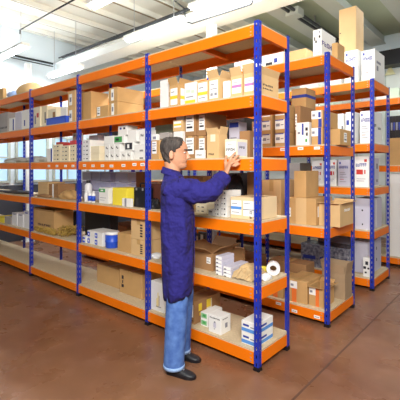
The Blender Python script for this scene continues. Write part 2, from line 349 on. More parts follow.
put('A',3,253.3,258.3,137,.05,.06,'carton','narrow white box by the right end upright, eye level shelf',panels=[('printed_mark','F',0,.5,.4,.46,None,[(0,1,0,1,RINK)])])
# bay 1
stack('A',3,82,90,140,.06,.2,5,1,'product_box','small white dotted box of the five high pile right of the third upright','white dotted boxes on the eye level shelf',WHITE,DOT)
stack('A',3,90.6,99.5,146,.07,.2,2,1,'product_box','cream box right of the five high dotted pile','cream boxes on the eye level shelf',CREAM)
put('A',3,89,98,135.5,.3,.1,'carton','lilac grey box at the back above the cream boxes',mt=LAV)
put('A',3,97.5,103,141,.3,.08,'carton','pale green carton at the back between white piles, eye level shelf',mt=PALEG)
stack('A',3,104.5,120,144,.05,.16,2,3,'product_box','white squiggle printed box of the pile under the green box','white squiggle boxes on the eye level shelf',WHITE,[('printed_mark','F',.3,.7,.4,.7,None,[(0,.4,.3,1,INK),(.4,1,0,.4,INK)])])
stack('A',3,121,131.5,151,.05,.16,1,2,'product_box','white box with dark squiggle below the black and white box','white squiggle boxes under the black printed one',WHITE,[('printed_mark','F',.3,.7,.4,.7,None,[(0,.4,.3,1,INK),(.4,1,0,.4,INK)])])
def ontop(px0,px1,ybot,ytop,Y,D,name,label,mt,panels=()):
    X0,zb=onY(px0,ybot,Y); X1,_=onY(px1,0,Y); _,zb=onY((px0+px1)/2,ybot,Y); _,zt=onY((px0+px1)/2,ytop,Y)
    return carton(name,label,'box',(X0+X1)/2,Y,zb,X1-X0,D,zt-zb,mt,panels)
zA=onY(112,144,.05)[1]
def on_z(px0,px1,z,h,Y,D,name,label,mt,panels=(),**k):
    X0,_=onY(px0,0,Y); X1,_=onY(px1,0,Y)
    return carton(name,label,'box',(X0+X1)/2,Y,z+.001,X1-X0,D,h,mt,panels,**k)
on_z(104,113.5,zA,.09,.06,.12,'product_box','white box on the squiggle boxes left of the green printed one',WHITE)
on_z(114,124,zA,.085,.05,.14,'product_box','white box with green printed front on the squiggle boxes',WHITE,[('printed_panel','F',.05,.8,.15,.85,GREEN,[(.2,.6,.3,.7,INK)])])
zB=onY(126,151,.05)[1]
on_z(124.4,133,zB,.09,.05,.14,'product_box','white box with black portrait print near the second upright',WHITE,[('printed_panel','F',.1,.9,.15,.9,INK,[(.3,.6,.2,.8,PAPER)])])
on_z(118,127,zA+.086,.1,.06,.14,'product_box','white box with two small blue marks, topmost of the squiggle pile',WHITE,[('printed_mark','F',.2,.4,.6,.8,None,[(0,1,0,1,BINK)]),('printed_mark','F',.6,.8,.6,.8,None,[(0,1,0,1,INK)])])
on_z(128,136.5,zB+.091,.12,.06,.14,'product_box','plain white box on the black portrait print box',WHITE)
stack('A',3,134,145.5,144.5,.05,.16,2,1,'product_box','white box with dotted code by the second upright, eye level shelf','white coded boxes at the second upright',WHITE,[('printed_mark','F',.5,.8,.1,.3,None,[(0,1,0,.4,INK),(0,1,.6,1,INK)])])
on_z(139.5,145.5,onY(140,144.5,.05)[1],.15,.06,.14,'product_box','upright white box standing on the coded boxes by the second upright',WHITE,[MARK('F',.2,.7,.5,.7)])
# bay 2
stack('A',3,53,60.5,144.5,.06,.2,4,1,'product_box','cream white dotted box of the left pile among the red topped ones','red topped piles on the eye level shelf',CREAM,DOT)
stack('A',3,61,69,145.5,.05,.2,4,1,'product_box','cream white dotted box of the second pile among the red topped ones','red topped piles on the eye level shelf',CREAM,DOT)
stack('A',3,69.5,75.8,144.5,.06,.2,4,1,'product_box','cream white dotted box of the pile touching the third upright','red topped piles on the eye level shelf',CREAM,DOT)
on_z(63,68.3,onY(65,145.5,.05)[1],.03,.06,.12,'product_box','flat red box lying on the second dotted pile',mat('red_card',(196,50,46),.5))
on_z(69.8,75,onY(72,144.5,.06)[1],.05,.07,.12,'product_box','red box lying on the pile touching the third upright',mat('red_card2',(206,60,60),.5))
on_z(56,61,onY(57,144.5,.06)[1],.03,.07,.12,'product_box','flat red brown box lying on the left dotted pile',mat('red_card3',(180,70,50),.5))
stack('A',3,72.5,76.3,133,.29,.1,5,1,'product_box','white box of the tall narrow pile behind the red boxes','tall narrow pile at the third upright',WHITE,DOT)
put('A',3,47,52,148.5,.06,.15,'product_box','white box with blue side at the left end of the dotted piles',panels=[('printed_mark','F',.75,1,0,1,None,[(0,1,0,1,BINK)])])
# flat bags / papers
FILM=mat('crumpled_film',(196,196,190),.3,bump=1,bscale=30)
lumpA(3,11,27,158,.2,.25,'packing_film','crumpled transparent film lying left of the fourth upright, eye level shelf','packing film',FILM,seed=21,amp=.2)
lumpA(3,33,45,156.5,.2,.25,'packing_film','crumpled transparent film lying right of the fourth upright, eye level shelf','packing film',FILM,seed=22,amp=.2)
# ===== rack A third shelf (1.106)
def bottle(name,label,cat,px,Y,Z,r,h,mt,capm,sleeve=None,group=None):
    X,_=onY(px,0,Y); root=empty(name,(X,Y,Z),0,label,cat,group)
    m=MB(); n=20; prof=[(r*.9,0),(r,.01),(r,h*.72),(r*.85,h*.8),(r*.45,h*.86),(r*.45,h*.9)]
    m.rings([[(rr*math.cos(2*math.pi*i/n),rr*math.sin(2*math.pi*i/n),z) for i in range(n)] for rr,z in prof],mt); m.build('bottle_body',root,smooth=True)
    m=MB(); prof=[(r*.55,h*.88),(r*.58,h*.9),(r*.58,h),(r*.4,h*1.01)]
    m.rings([[(rr*math.cos(2*math.pi*i/n),rr*math.sin(2*math.pi*i/n),z) for i in range(n)] for rr,z in prof],capm); m.build('cap',root,smooth=True)
    if sleeve:
        m=MB(); m.rings([[(r*1.03*math.cos(2*math.pi*i/n),r*1.03*math.sin(2*math.pi*i/n),z) for i in range(n)] for z in (h*.15,h*.6)],sleeve); m.build('label_sleeve',root,smooth=True)
    return root
WP=mat('white_plastic',(238,238,240),.35)
bottle('plastic_jar','white plastic jar with black lid right of the third upright, middle shelf','jar',88.5,.16,1.1068,.045,.245,WP,BLK)
for i,px in enumerate((86.2,90,93.5)):
    bottle('bottle',('white unlabelled bottle at the foot of the white jar','left blue sleeved bottle before the white jar','right blue sleeved bottle before the white jar')[i],'bottle',px,.055,1.1068,.022,.13,WP,WP,None if i==0 else BLUEC,'small bottles on the middle shelf')
put('A',2,99,108.5,188,.08,.2,'product_box','white box with green printed corner, middle shelf right of the bottles',panels=[('printed_panel','F',0,.65,.72,.95,GREEN,[(.3,.7,.3,.7,PAPER)]),('printed_panel','F',.1,.9,.1,.6,None,[(0,.8,.5,.55,GINK),(0,.6,.2,.25,GINK)])])
put('A',2,112.5,127,188,.07,.2,'product_box','large bright yellow carton on the middle shelf',mt=YELC)
put('A',2,122,131,198.5,.035,.03,'product_box','small white box leaning in front of the yellow carton',panels=[('printed_mark','F',.3,.5,0,1,None,[(0,1,0,1,GINK)])])
def bag(label,px0,px1,ytop,Y,mt,lv=2,D=.1):
    X0,_=onY(px0,0,Y);X1,_=onY(px1,0,Y);Z=LV['A'][lv]+.001; zt=onY(px0,ytop,Y)[1]; H=zt-Z
    root=empty('case',((X0+X1)/2,Y,Z),0,label,'case'); m=MB(); W=X1-X0; m.box(-W/2,W/2,0,D,0,H*.82,mt); m.build('case_body',root,bevel=.01)
    h=MB(); h.tube([(-W*.25,D/2,H*.8),(-W*.22,D/2,H*.98),(W*.22,D/2,H*.98),(W*.25,D/2,H*.8)],.008,mt,8); h.build('handle',root,smooth=True)
    m=MB(); m.box(-W*.3,-W*.2,-.004,0,H*.7,H*.8,SILV); m.box(W*.2,W*.3,-.004,0,H*.7,H*.8,SILV); m.build('clasp',root)
bag('black case with handle left of the second upright, middle shelf',133.5,146,183,.08,BLK)
put('A',2,150,160,184,.185,.2,'carton','dark brown carton right of the second upright, behind a black bundle',mt=mat('dark_brown_card',(96,52,40),.6))
lumpA(2,151.5,159,199,.11,.09,'cable_bundle','black bundle of cable right of the second upright, middle shelf','cable bundle',BLK,seed=31,amp=.2)
# clear bins at the back
CLEAR=mat('clear_lilac_plastic',(205,205,235),.15,alpha=.55)
for j,(px0,px1) in enumerate(((82,90.5),(91.5,100),(101,110.5),(115,128))):
    X0,_=onY(px0,0,.3);X1,_=onY(px1,0,.3)
    for r in range(3):
        z=1.1065+r*.12; PLACED.append((X0,X1,.3,.42,z,z+.12)); root=empty('storage_bin',((X0+X1)/2,.3,z),0,ORD[3][r]+' clear lilac bin of the '+('first','second','third','fourth')[j]+' stack from the left, middle shelf back','bin','clear plastic bins on the middle shelf')
        W=X1-X0-.01; m=MB(); t=.003
        m.box(-W/2,W/2,0,t,0,.1,CLEAR); m.box(-W/2,W/2,.12-t,.12,0,.1,CLEAR); m.box(-W/2,-W/2+t,t,.12-t,0,.1,CLEAR); m.box(W/2-t,W/2,t,.12-t,0,.1,CLEAR); m.box(-W/2+t,W/2-t,t,.12-t,0,t,CLEAR); m.build('bin_body',root)
        m=MB(); m.box(-W/2-.002,W/2+.002,-.002,.122,.1,.112,mat('lilac_lid',(200,198,222),.4)); m.build('lid',root,bevel=.002)
# bay 2 third shelf
stack('A',2,38,48,182,.12,.25,4,1,'flat_carton','flat brown carton of the left flat pile, middle shelf','flat brown cartons on the middle shelf',TAN2)
stack('A',2,48.6,58,184,.12,.25,4,1,'flat_carton','flat brown carton of the right flat pile with white tie, middle shelf','flat brown cartons on the middle shelf',TAN3,[('printed_mark','F',.4,.55,0,1,None,[(0,1,0,1,PAPER)])])
lumpA(2,64,76,190.5,.17,.2,'paper_bundle','loose brown paper bundle left of the third upright, middle shelf','paper bundle',TAN,seed=41,amp=.15)
lumpA(2,38,51,194,.06,.06,'paper_bundle','flat strip of brown paper in front of the flat carton piles','paper bundle',TAN3,seed=42,amp=.1)
lumpA(2,9,28,190.5,.2,.25,'packing_film','dark crumpled wrapping left of the fourth upright, middle shelf','packing film',mat('dark_wrap',(70,62,60),.5,bump=1,bscale=30),seed=43,amp=.15)
lumpA(2,-6,5,190,.2,.2,'packing_film','dark crumpled wrapping at the left picture edge, middle shelf','packing film',mat('dark_wrap2',(80,72,66),.5,bump=1,bscale=30),seed=44,amp=.15)
# bay 0 third shelf
stack('A',2,195.5,207,196.5,.12,.2,4,1,'product_box','tan banded small box of the pile by the sleeve of the man','tan small boxes below the sleeve',CREAM,DOT)
stack('A',2,214,220,193.5,.05,.2,5,1,'product_box','white box of the five high white tower below the sleeve, left','white tower below the sleeve',WHITE,DOT)
stack('A',2,220.3,227,190.5,.05,.2,5,1,'product_box','white box of the five high tower below the hand','right white tower below the hand',WHITE,DOT)
put('A',2,208.3,213.7,209.5,.05,.15,'product_box','single low white box at the foot of the white tower',panels=[MARK('F',.2,.7,.5,.8)])
put('A',2,230.3,257,197.5,.05,.3,'open_carton','cream carton with one blue striped and one plain label under the hand',mt=mat('cream_carton',(232,206,164),.7,noise=.05),tape=False,slot=True,panels=[('label_sheet','F',.03,.43,.18,.85,PAPER,[(0,1,.38,.58,SKYB),(.1,.6,.75,.8,GINK),(.1,.8,.15,.2,GINK)]),('label_sheet','F',.5,.92,.16,.85,PAPER,[(.1,.6,.8,.85,GINK),(0,1,.4,.46,GINK)]),('printed_mark','F',.74,.84,.04,.42,None,word(0,1,.55,1,INK,1,2)+word(0,1,0,.4,INK,1,5)),('flap_edge','T',0,1,.45,.55,TAN3,())])
put('A',2,247,257.5,172,.37,.07,'carton','tall brown carton standing at the back by the end upright, middle shelf',mt=TAN3)
lumpA(2,228,244,176,.36,.1,'jacket_bundle','black crumpled cloth heap behind the cream carton, middle shelf','cloth bundle',mat('black_cloth',(34,34,40),.8,bump=.8,bscale=30),seed=51,amp=.12)
on_z(181,203,onY(190,198,.2)[1]*0+1.106,.32,.3,.12,'carton','brown cardboard box behind the forearm, middle shelf',TAN)
# ===== second shelf (.626)
put('A',1,33,54,211,.09,.28,'open_carton','big open brown carton with black lettering right of the fourth upright',mt=TAN,open_=.8,fl=.03,panels=[('printed_mark','F',.25,.85,.28,.4,None,word(0,1,0,1,INK,6,12)),('tape_patch','F',.3,.9,0,.14,TAN2,())])
X0,X1=-3.69,onY(75,0,.2)[0]
random.seed(5)
m=MB(); STRAW=mat('straw_padding',(206,170,84),.8,noise=.35,scale=30)
for i in range(420):
    cx=random.uniform(onY(47,0,.05)[0],X1) if i%3 else random.uniform(X0,X1); cy=random.uniform(.035,.055) if cx<-3.1 else random.uniform(.04,.32); h=random.uniform(.01,.07 if cy<.08 else .12)
    a=random.uniform(0,6.3); L=random.uniform(.02,.05)
    if cy<.08: L=min(L,.02)
    pts=[(cx+L*math.cos(a)*t,cy+L*.5*math.sin(a)*t,.627+max(.006,h+.02*math.sin(3*t+a))) for t in (-1,0,1)]
    m.tube(pts,random.uniform(.003,.006),STRAW,5)
tag(m.build('straw_padding',smooth=True),'heap of tangled yellow brown packing straw before the lettered carton','packing straw',kind='stuff')
for i,(a,b,t) in enumerate(((12,17,213),(18,23,214),(24,29,211.5))):
    put('A',1,a,b,t,.06,.25,'white_bag',('left','middle','right')[i]+' white paper bag left of the fourth upright, second shelf','bag',mat('paper_bag',(232,232,236),.6),group='white paper bags on the second shelf',panels=[('folded_edge','F',.1,.9,.85,1,LAV,[(.2,.8,.2,.6,BINK if i==2 else GINK)])])
put('A',1,-4,4,217,.06,.25,'product_box','yellow box at the left picture edge, second shelf',mt=YELC)
put('A',1,4.5,11,217,.06,.25,'carton','grey white carton beside the yellow box, second shelf',mt=GREYB)
put('A',1,58,74,210,.375,.05,'black_crate','black plastic crate behind the packing straw left of the third upright','crate',mt=BLK)
put('A',1,85,110,209,.3,.12,'black_crate','wide black plastic crate at the back right of the third upright','crate',mt=BLK)
stack('A',1,82.5,86.5,236,.05,.1,2,1,'product_box','little blue and white box beside the third upright, second shelf','little blue and white boxes on the second shelf',WHITE,[('printed_panel','F',0,.6,.1,.6,BLUEC,())])
stack('A',1,87,102.5,231.5,.06,.22,2,2,'product_box','white box with blue printed corner of the block on the second shelf','blue cornered boxes on the second shelf',WHITE,[('printed_panel','F',.02,.35,.1,.8,BLUEC,[(.3,.7,.3,.7,PAPER)])])
X,_=onY(111.5,0,.11); root=empty('plastic_drum',(X,.12,.6268),0,'round blue plastic drum with white lid, second shelf','drum'); n=28
m=MB(); m.rings([[(r*math.cos(2*math.pi*i/n),r*math.sin(2*math.pi*i/n),z) for i in range(n)] for r,z in ((.07,0),(.075,.01),(.075,.06),(.078,.065),(.078,.072),(.075,.077),(.075,.15))],BLUEC); m.build('drum_body',root,smooth=True)
m=MB(); m.rings([[(r*math.cos(2*math.pi*i/n),r*math.sin(2*math.pi*i/n),z) for i in range(n)] for r,z in ((.079,.145),(.08,.15),(.079,.17),(.05,.175))],WP); m.build('lid',root,smooth=True)
put('A',1,117.5,130.5,233.5,.06,.3,'carton','brown carton with open slot between the blue drum and the stacked cartons',mt=TAN,tape=True)
X0,_=onY(131,0,.05);X1,_=onY(146.5,0,.05); zm=onY(139,240,.05)[1]; zt=onY(139,219,.05)[1]
carton('carton','lower tan carton with upright lettering left of the second upright','box',(X0+X1)/2,.05,.6268,X1-X0,.33,zm-.628,TAN2,[('printed_mark','F',.6,.75,.15,.8,None,[(0,1,i*.2,i*.2+.12,INK) for i in range(5)])],tape=True)
carton('carton','upper tan carton with upright lettering left of the second upright','box',(X0+X1)/2,.05,zm+.001,X1-X0,.33,zt-zm,TAN2,[('printed_mark','F',.6,.75,.15,.8,None,[(0,1,i*.2,i*.2+.12,INK) for i in range(5)])],tape=True)
lumpA(1,152.5,160,253,.11,.12,'plastic_bag','small crumpled white bag beside the second upright, second shelf','bag',WBAG,seed=61,amp=.12)
put('A',1,150,161,228,.25,.15,'carton','reddish brown carton behind the small white bag, second shelf',mt=mat('red_brown_card',(132,84,58),.7))
put('A',1,190,212.5,251.5,.1,.3,'open_carton','wide open brown carton with raised flaps right of the man, second shelf',mt=TAN3,open_=1.2,fl=.1,panels=[LAB('F',.75,.92,.4,.75)])
put('A',1,198,205.5,232,.437,.03,'folder_binder','dark binder with white spine label at the back right of the man','binder',mt=DGREY,panels=[('spine_label','F',.35,.7,.35,.9,PAPER,[(.2,.8,.2,.5,GINK)])])
stack('A',1,215.5,222,256,.05,.17,5,1,'product_box','slim white faced box of the five high grey pile right of the man','slim box piles right of the man',LAV,[('printed_panel','F',.05,.95,.12,.88,PAPER,[(.1,.4,0,.3,INK)])])
stack('A',1,223,231,266.5,.05,.25,3,1,'product_box','slim white faced box of the three high grey pile right of the man','slim box piles right of the man',LAV,[('printed_panel','F',.05,.95,.12,.88,PAPER,[(.1,.4,0,.3,INK)])])
put('A',1,224,240,248,.36,.08,'carton','dark cardboard box with notches at the back behind the slim boxes',mt=TAN3)
KR=mat('kraft_paper',(206,176,130),.85,noise=.1); rk=random.Random(4); m=MB(); nx,ny=13,11; X0,X1,Y0,Y1=-.278,-.1,.05,.3
top=[]
for jy in range(ny):
    for ix in range(nx):
        u,v=ix/(nx-1),jy/(ny-1); h=.085*max(0,1-((u-.35)/.62)**2)*max(0,1-((v-.6)/.75)**2)+rk.uniform(0,.022)
        if jy==0: h*=.3
        top.append(Vector((X0+(X1-X0)*u+rk.uniform(-.006,.006),Y0+(Y1-Y0)*v+rk.uniform(-.006,.006),.6275+h)))
m.m(KR); m.v+=top+[p-Vector((0,0,.0012)) for p in top]; q=nx*ny
for jy in range(ny-1):
    for ix in range(nx-1):
        a=jy*nx+ix
        for tr_ in ((a,a+1,a+nx+1),(a,a+nx+1,a+nx)):
            m.f.append(list(tr_)); m.f.append([t_+q for t_ in tr_[::-1]]); m.mi+=[0,0]
edge=[ix for ix in range(nx)]+[jy*nx+nx-1 for jy in range(1,ny)]+[(ny-1)*nx+ix for ix in range(nx-2,-1,-1)]+[jy*nx for jy in range(ny-2,0,-1)]
for e1,e2 in zip(edge,edge[1:]+edge[:1]): m.f.append([e1,e2,e2+q,e1+q]); m.mi.append(0)
tag(m.build('packing_paper'),'crumpled sheet of brown packing paper at the end upright, second shelf','packing paper')
# tape roll
X=-.09; m=MB(); n=28; rs=[]
for r,y in ((.028,0),(.028,.05),(.055,.05),(.055,0),(.028,0)): rs.append([(r*math.cos(2*math.pi*i/n),y,r*math.sin(2*math.pi*i/n)+.055) for i in range(n)])
m.rings(rs,WP,cap=False); tag(m.build('tape_roll',None,(-.07,.33,.6272),.5,smooth=False),'thick white roll of tape standing on the second shelf end','tape roll')
lump('work_glove','yellow crumpled glove next to the white tape roll','glove',-.2,.37,.627,.08,.1,.045,YELC,seed=73,amp=.15)
lump('paper_scrap','crumpled white paper in front of the white tape roll','paper',-.055,.2,.627,.06,.1,.05,WBAG,seed=74,amp=.15)
# ===== bottom shelf (.146)
put('A',0,97,119,267,.2,.22,'carton','left long brown carton lying on the bottom shelf',mt=TAN,tape=True)
put('A',0,119.5,142,272,.15,.27,'carton','right long brown carton with black symbol on the bottom shelf',mt=TAN,tape=True,panels=[('printed_mark','F',.1,.2,.25,.75,None,[(0,1,0,.25,INK),(.3,.7,.35,.6,INK),(.1,.9,.7,1,INK)])])
put('A',0,150.5,164,282.5,.04,.25,'carton','white box with gold plant drawing behind the leg of the man, bottom shelf',panels=[('printed_panel','F',.4,.8,.15,.65,None,[(.3,.4,0,1,YEL),(.5,.6,.1,.8,TAN3),(.1,.2,0,.6,YEL),(0,.9,0,.06,GINK)])])
put('A',0,170,194.5,298.5,.05,.36,'carton','deep brown carton with grey label beside the leg of the man, bottom shelf',mt=TAN3,tape=True,panels=[LAB('F',.72,.95,.3,.85),MARK('F',.7,.95,.1,.2),('hazard_label','R',.15,.3,.3,.85,None,[(0,.8,.4,1,YEL),(.2,.8,0,.25,YEL)]),('hazard_label','R',.45,.65,.3,.9,CREAM,[(0,.8,.4,1,YEL)])])
stack('A',0,200.5,208,312.5,.08,.2,2,1,'product_box','white box with green picture on the bottom shelf right of the man','green printed boxes on the bottom shelf',WHITE,[('printed_panel','F',.1,.85,.2,.85,mat('soft_green_ink',(130,195,140),.6),[(.3,.8,.3,.8,GREEN)])])
put('A',0,208.5,221,316,.035,.13,'product_box','larger white box with black heading, bottom shelf right of the man',panels=[('printed_panel','F',.1,.95,.05,.95,None,word(.02,.98,.85,.94,INK,7,8)+[(.35,.6,.3,.6,LAV),(.4,.5,.2,.25,GINK),(.4,.55,.6,.7,GINK)]),('printed_panel','R',.1,.9,.05,.95,None,word(.1,.8,.84,.92,INK,2,3)+[(.4,.7,.3,.6,GINK)])])
for i in range(2):
    X0,_=onY(241,0,.04);X1,_=onY(256.3,0,.04)
    carton('product_box',('lower','upper')[i]+' of two white and sky blue boxes at the end of the bottom shelf','box',(X0+X1)/2,.045,.1468+i*.09,X1-X0,.24,.0885,WHITE,[('printed_panel','F',.02,.98,.1,.95,None,[(0,1,.0,.35,SKYB),(.1,.5,.55,.75,BINK),(.6,.9,.5,.6,GINK)]),('printed_panel','R',.02,.98,.1,.95,None,[(0,1,0,.35,SKYB),(.2,.6,.5,.7,BINK)])],'sky blue boxes on the bottom shelf')
# ===== rack B
BST=lambda:[('label_sheet','F',.02,.5,.62,.98,PAPER,[(.1,.5,.3,.6,GINK)]),('printed_stripe','F',.35,.65,0,.62,ORINK,())]
put('B',0,268,283,279,.05,.35,'carton','orange striped brown carton seen below the end of the front rack, left one',mt=TAN,tape=True,panels=BST())
put('B',0,285.5,307,280.5,.05,.38,'carton','orange striped brown carton with white label, middle of the bottom row',mt=TAN,tape=True,panels=[('label_sheet','F',.22,.55,.62,.95,PAPER,[(.1,.5,.3,.6,GINK)]),('printed_stripe','F',.3,.52,0,.62,ORINK,())])
put('B',0,309,324,288,.07,.25,'open_carton','open carton with dark inside and orange stripe at the right end of second rack',mt=TAN,open_=1.45,fl=.05,panels=[('label_sheet','F',.02,.45,.58,.98,PAPER,[(.1,.5,.3,.6,GINK)]),('printed_stripe','F',.45,.68,0,.95,ORINK,())])
put('B',0,322,345,273,.43,.2,'open_carton','big grey brown open carton with one flap raised, right end of second rack',mt=mat('grey_brown_card',(172,146,116),.85,noise=.1),open_=.2,fl=.14)
put('B',0,270,306,262,.45,.22,'carton','large brown carton behind the orange striped ones, bottom of second rack',mt=TAN3,tape=True)
SHR=mat('shrink_wrapped_packs',(176,178,188),.25,rgb2=(70,74,98),scale=26,bump=.5,bscale=20)
put('C',0,301,349,246,.05,.3,'shrink_wrapped_pack','wide grey film wrapped pack with blue stripes on the bottom of third rack','pack',mt=SHR,panels=[('printed_stripe','F',.05,.95,.35,.5,None,[(0,.3,0,1,BINK),(.4,.7,.2,1,BINK),(.75,1,0,.6,INK)])])
put('B',1,285,316,198,.05,.4,'carton','big brown carton with paler panel on the middle shelf of second rack',mt=TAN,tape=True,panels=[('paler_panel','F',.36,.7,0,1,TAN2,()),LAB('F',.02,.2,.25,.6),('printed_mark','R',.1,.2,.3,.7,None,[(0,1,0,1,PAPER)])])
zc=onY(300,198,1.134)[1]
X0,_=onY(294,0,1.15);X1,_=onY(306,0,1.15)
carton('carton','upright brown carton standing on the big carton, second rack','box',(X0+X1)/2,1.15,zc+.002,X1-X0,.3,.27,TAN,tape=True)
put('B',1,319,340,204,.1,.36,'open_carton','low open box with dark inside at the end of the middle shelf',mt=TAN2,open_=1.5,fl=.04,panels=[('printed_mark','R',.3,.75,.62,.78,None,word(0,1,0,1,PAPER,6,6))])
put('B',1,262,281,180,.1,.4,'carton','tall tan carton seen between end uprights of front rack, middle height',mt=TAN2,tape=True)
put('B',2,311.5,322.5,127.5,.06,.38,'carton','lower brown carton with blue stripe and white label by the end upright',mt=TAN,tape=True,panels=[('label_sheet','F',.0,.6,.5,.98,PAPER,[(.1,.5,.3,.6,GINK)]),('printed_stripe','F',.6,.88,0,.98,BINK,())])
zc=onY(317,127.5,1.144)[1]; X0,_=onY(311.5,0,1.144);X1,_=onY(323,0,1.144)
carton('carton','upper brown carton with blue stripe and blue drop symbol by the end upright','box',(X0+X1)/2,1.144,zc+.002,X1-X0,.38,.165,TAN,[('label_sheet','F',.0,.85,.5,.99,PAPER,[(.1,.4,.3,.6,GINK),(.7,.95,.15,.8,BINK)]),('printed_stripe','F',.6,.88,0,.5,BINK,())],tape=True)
put('B',2,329,340,129,.2,.3,'carton','brown carton with grey label behind the end upright of second rack',mt=TAN,panels=[LAB('R',.35,.6,.2,.8)])
put('B',2,296,309,122.5,.05,.3,'carton','white box with blue stripe and black dots beside the striped cartons',panels=[('printed_panel','F',.05,.95,.05,.95,None,[(.45,.6,.45,1,BINK),(.75,.95,.65,.8,INK),(.8,.95,.4,.55,INK),(.75,.9,.1,.25,GREEN),(.1,.3,.5,.6,GINK)])])
put('B',2,291.5,306,88.5,.42,.25,'carton','very tall brown carton with blue tape band, second rack',mt=TAN,panels=[('blue_band','F',0,1,.84,.89,BINK,()),('blue_band','R',0,1,.84,.89,BINK,())])
for i in range(3):
    for c,(a,b) in enumerate(((262,272.5),(275,287))):
        X0,_=onY(a,0,1.15);X1,_=onY(b,0,1.15)
        carton('carton',ORD[3][i]+' tan carton with wide white label, '+('left','right')[c]+' pile between the end uprights','box',(X0+X1)/2,1.15,1.7306+i*.145,X1-X0-.004,.3,.144,TAN,[('label_sheet','F',.0,.8,.25,.95,PAPER,[(.1,.5,.3,.6,GINK),(.0,.9,.9,1,BINK),(.6,.9,.4,.5,GINK)])],'white labelled cartons between the end uprights')
# top of rack B
put('B',3,313,321.5,29.5,.1,.36,'carton','white box with black and violet print on top of second rack',panels=[('printed_panel','F',.05,.95,.1,.97,None,[(.1,.25,.6,.75,INK),(.25,.45,.5,.6,INK),(.7,.9,.68,.78,INK),(.7,.9,.88,.95,GINK),(.6,.9,.1,.13,GINK)]),('printed_panel','R',.02,.9,.3,.7,None,word(0,1,.3,.8,mat('dark_violet_ink',(90,80,150),.6),5,4))])
put('B',3,331,337.5,43,.35,.2,'carton','small tan carton behind the printed white box on top of second rack',mt=TAN)
put('B',3,284,306,50.5,.2,.3,'carton','long low tan carton on top of second rack left of the white box',mt=TAN2)
put('B',3,262,283,54,.3,.3,'carton','white printed carton on top of second rack by the end of front rack',panels=[('printed_panel','F',.1,.9,.1,.9,None,[(.1,.5,.3,.6,INK),(.6,.8,.5,.8,BINK)])])
for i,(a,b,t,mt) in enumerate(((234,240,62,LAV),(241,249,60,WHITE),(92,103,96,PALEG),(104,113,97,WHITE))):
    put('B',3,a,b,t,.1,.3,'carton',('lilac box on top of second rack seen over the violet labelled cartons, left','white box on top of second rack seen over the violet labelled cartons, right','pale green box on top of second rack seen over the low brown carton','white box on top of second rack seen over the two stacked cartons')[i],mt=mt)
# low placed goods on B seen through the front rack
MUT=[TAN3,TAN,GREYB,LAV,TAN,WHITE,PALEG,DGREY]
dn={1:'middle shelf',2:'upper shelf',0:'bottom shelf'}
fill=[(2,-.28,.34,.42,TAN3,'dark brown'),(2,-.7,.34,.3,TAN,'tan'),(2,-1.12,.3,.36,DGREY,'dark grey'),(2,-1.75,.4,.3,PALEG,'pale green'),(2,-2.3,.36,.34,LAV,'lilac'),(2,-3.1,.4,.3,PALEG,'grey green'),
 (1,-.75,.36,.42,TAN3,'dark brown'),(1,-1.16,.3,.5,DGREY,'dark grey'),(1,-1.8,.5,.4,TAN3,'brown'),(1,-2.5,.4,.36,GREYB,'grey'),
 (1,-3.3,.5,.5,TAN3,'broad brown'),(2,-3.75,.4,.45,DGREY,'dark grey'),(1,-3.95,.5,.45,DGREY,'broad dark grey'),(0,-2.6,.5,.4,DGREY,'broad dark grey'),(0,-3.4,.5,.45,TAN3,'broad brown'),(0,-1.1,.36,.3,TAN3,'brown'),(0,-1.85,.4,.25,DGREY,'dark grey')]
where={-3.3:'behind the flat cartons',-3.75:'behind the crumpled film',-3.95:'behind the white paper bags',-2.6:'behind the long cartons',-3.4:'behind the third upright',-.28:'nearest the end',-.7:'behind the hand',-1.12:'behind the head',-1.75:'left of the man',-2.3:'behind the dotted piles',-3.1:'behind the third upright',-.75:'behind the cream carton',-1.16:'behind the man',-1.8:'left of the man',-2.5:'behind the yellow carton',-1.1:'behind the legs',-1.85:'left of the legs'}
for lv,x,w,h,mt,cn in fill:
    carton('carton',cn+' carton on the '+dn[lv]+' of second rack, '+where[x],'box',x,1.084+.15,LV['B'][lv]+.0006,w,.4,h,mt,[LAB('F',.1,.4,.4,.8)] if mt is not DGREY else ())
# ===== rack C
put('C',4,361.5,374.7,50,.06,.42,'carton','white carton with blue lettering standing at the end of third rack top',panels=LOGO(BINK,3)+[('printed_panel','R',.1,.9,.1,.9,WHITE,[(.1,.6,.6,.7,GINK),(.1,.3,.3,.5,GINK)])])
put('C',4,344.5,358,50.5,.06,.42,'carton','white carton with blue lettering carrying the tall tan carton',panels=LOGO(BINK,5))
zc=onY(351,50.5,2.526)[1]
X0,_=onY(339,0,2.58);X1,_=onY(356,0,2.58)
carton('carton','very tall plain tan carton standing above all shelves, near the ceiling','box',(X0+X1)/2,2.58,zc+.002,X1-X0,.3,onY(347,8,2.58)[1]-zc,TAN2,[('shipping_mark','F',.05,.12,.45,.47,INK,())],tape=False,slot=True)
put('C',4,329,341,60,.08,.36,'carton','plain white carton hidden under the edge of second rack, on third rack top')
put('C',3,345.5,354.5,112,.1,.4,'carton','white carton with blue mark leaning left of the lettered one, third rack',panels=[('printed_mark','F',.1,.4,.6,.75,None,[(0,1,0,1,BINK)])])
put('C',3,360,371.5,111,.06,.44,'carton','white carton with large blue lettering near the end upright, third rack',panels=LOGO(BINK,7)+[('printed_panel','R',.05,.95,.1,.9,WHITE,word(.05,.45,.5,.65,INK,2,3)+word(.6,.95,.45,.58,INK,2,5))])
put('C',3,331,343.5,114,.12,.4,'carton','white carton with black edge, left of the leaning one, third rack',panels=[('printed_mark','F',.85,.95,.2,.6,None,[(0,1,0,1,INK)])])
put('C',2,312,323.5,161,.05,.4,'carton','white carton with blue lettering and red block, left one on third rack',panels=LOGOR(BINK,7))
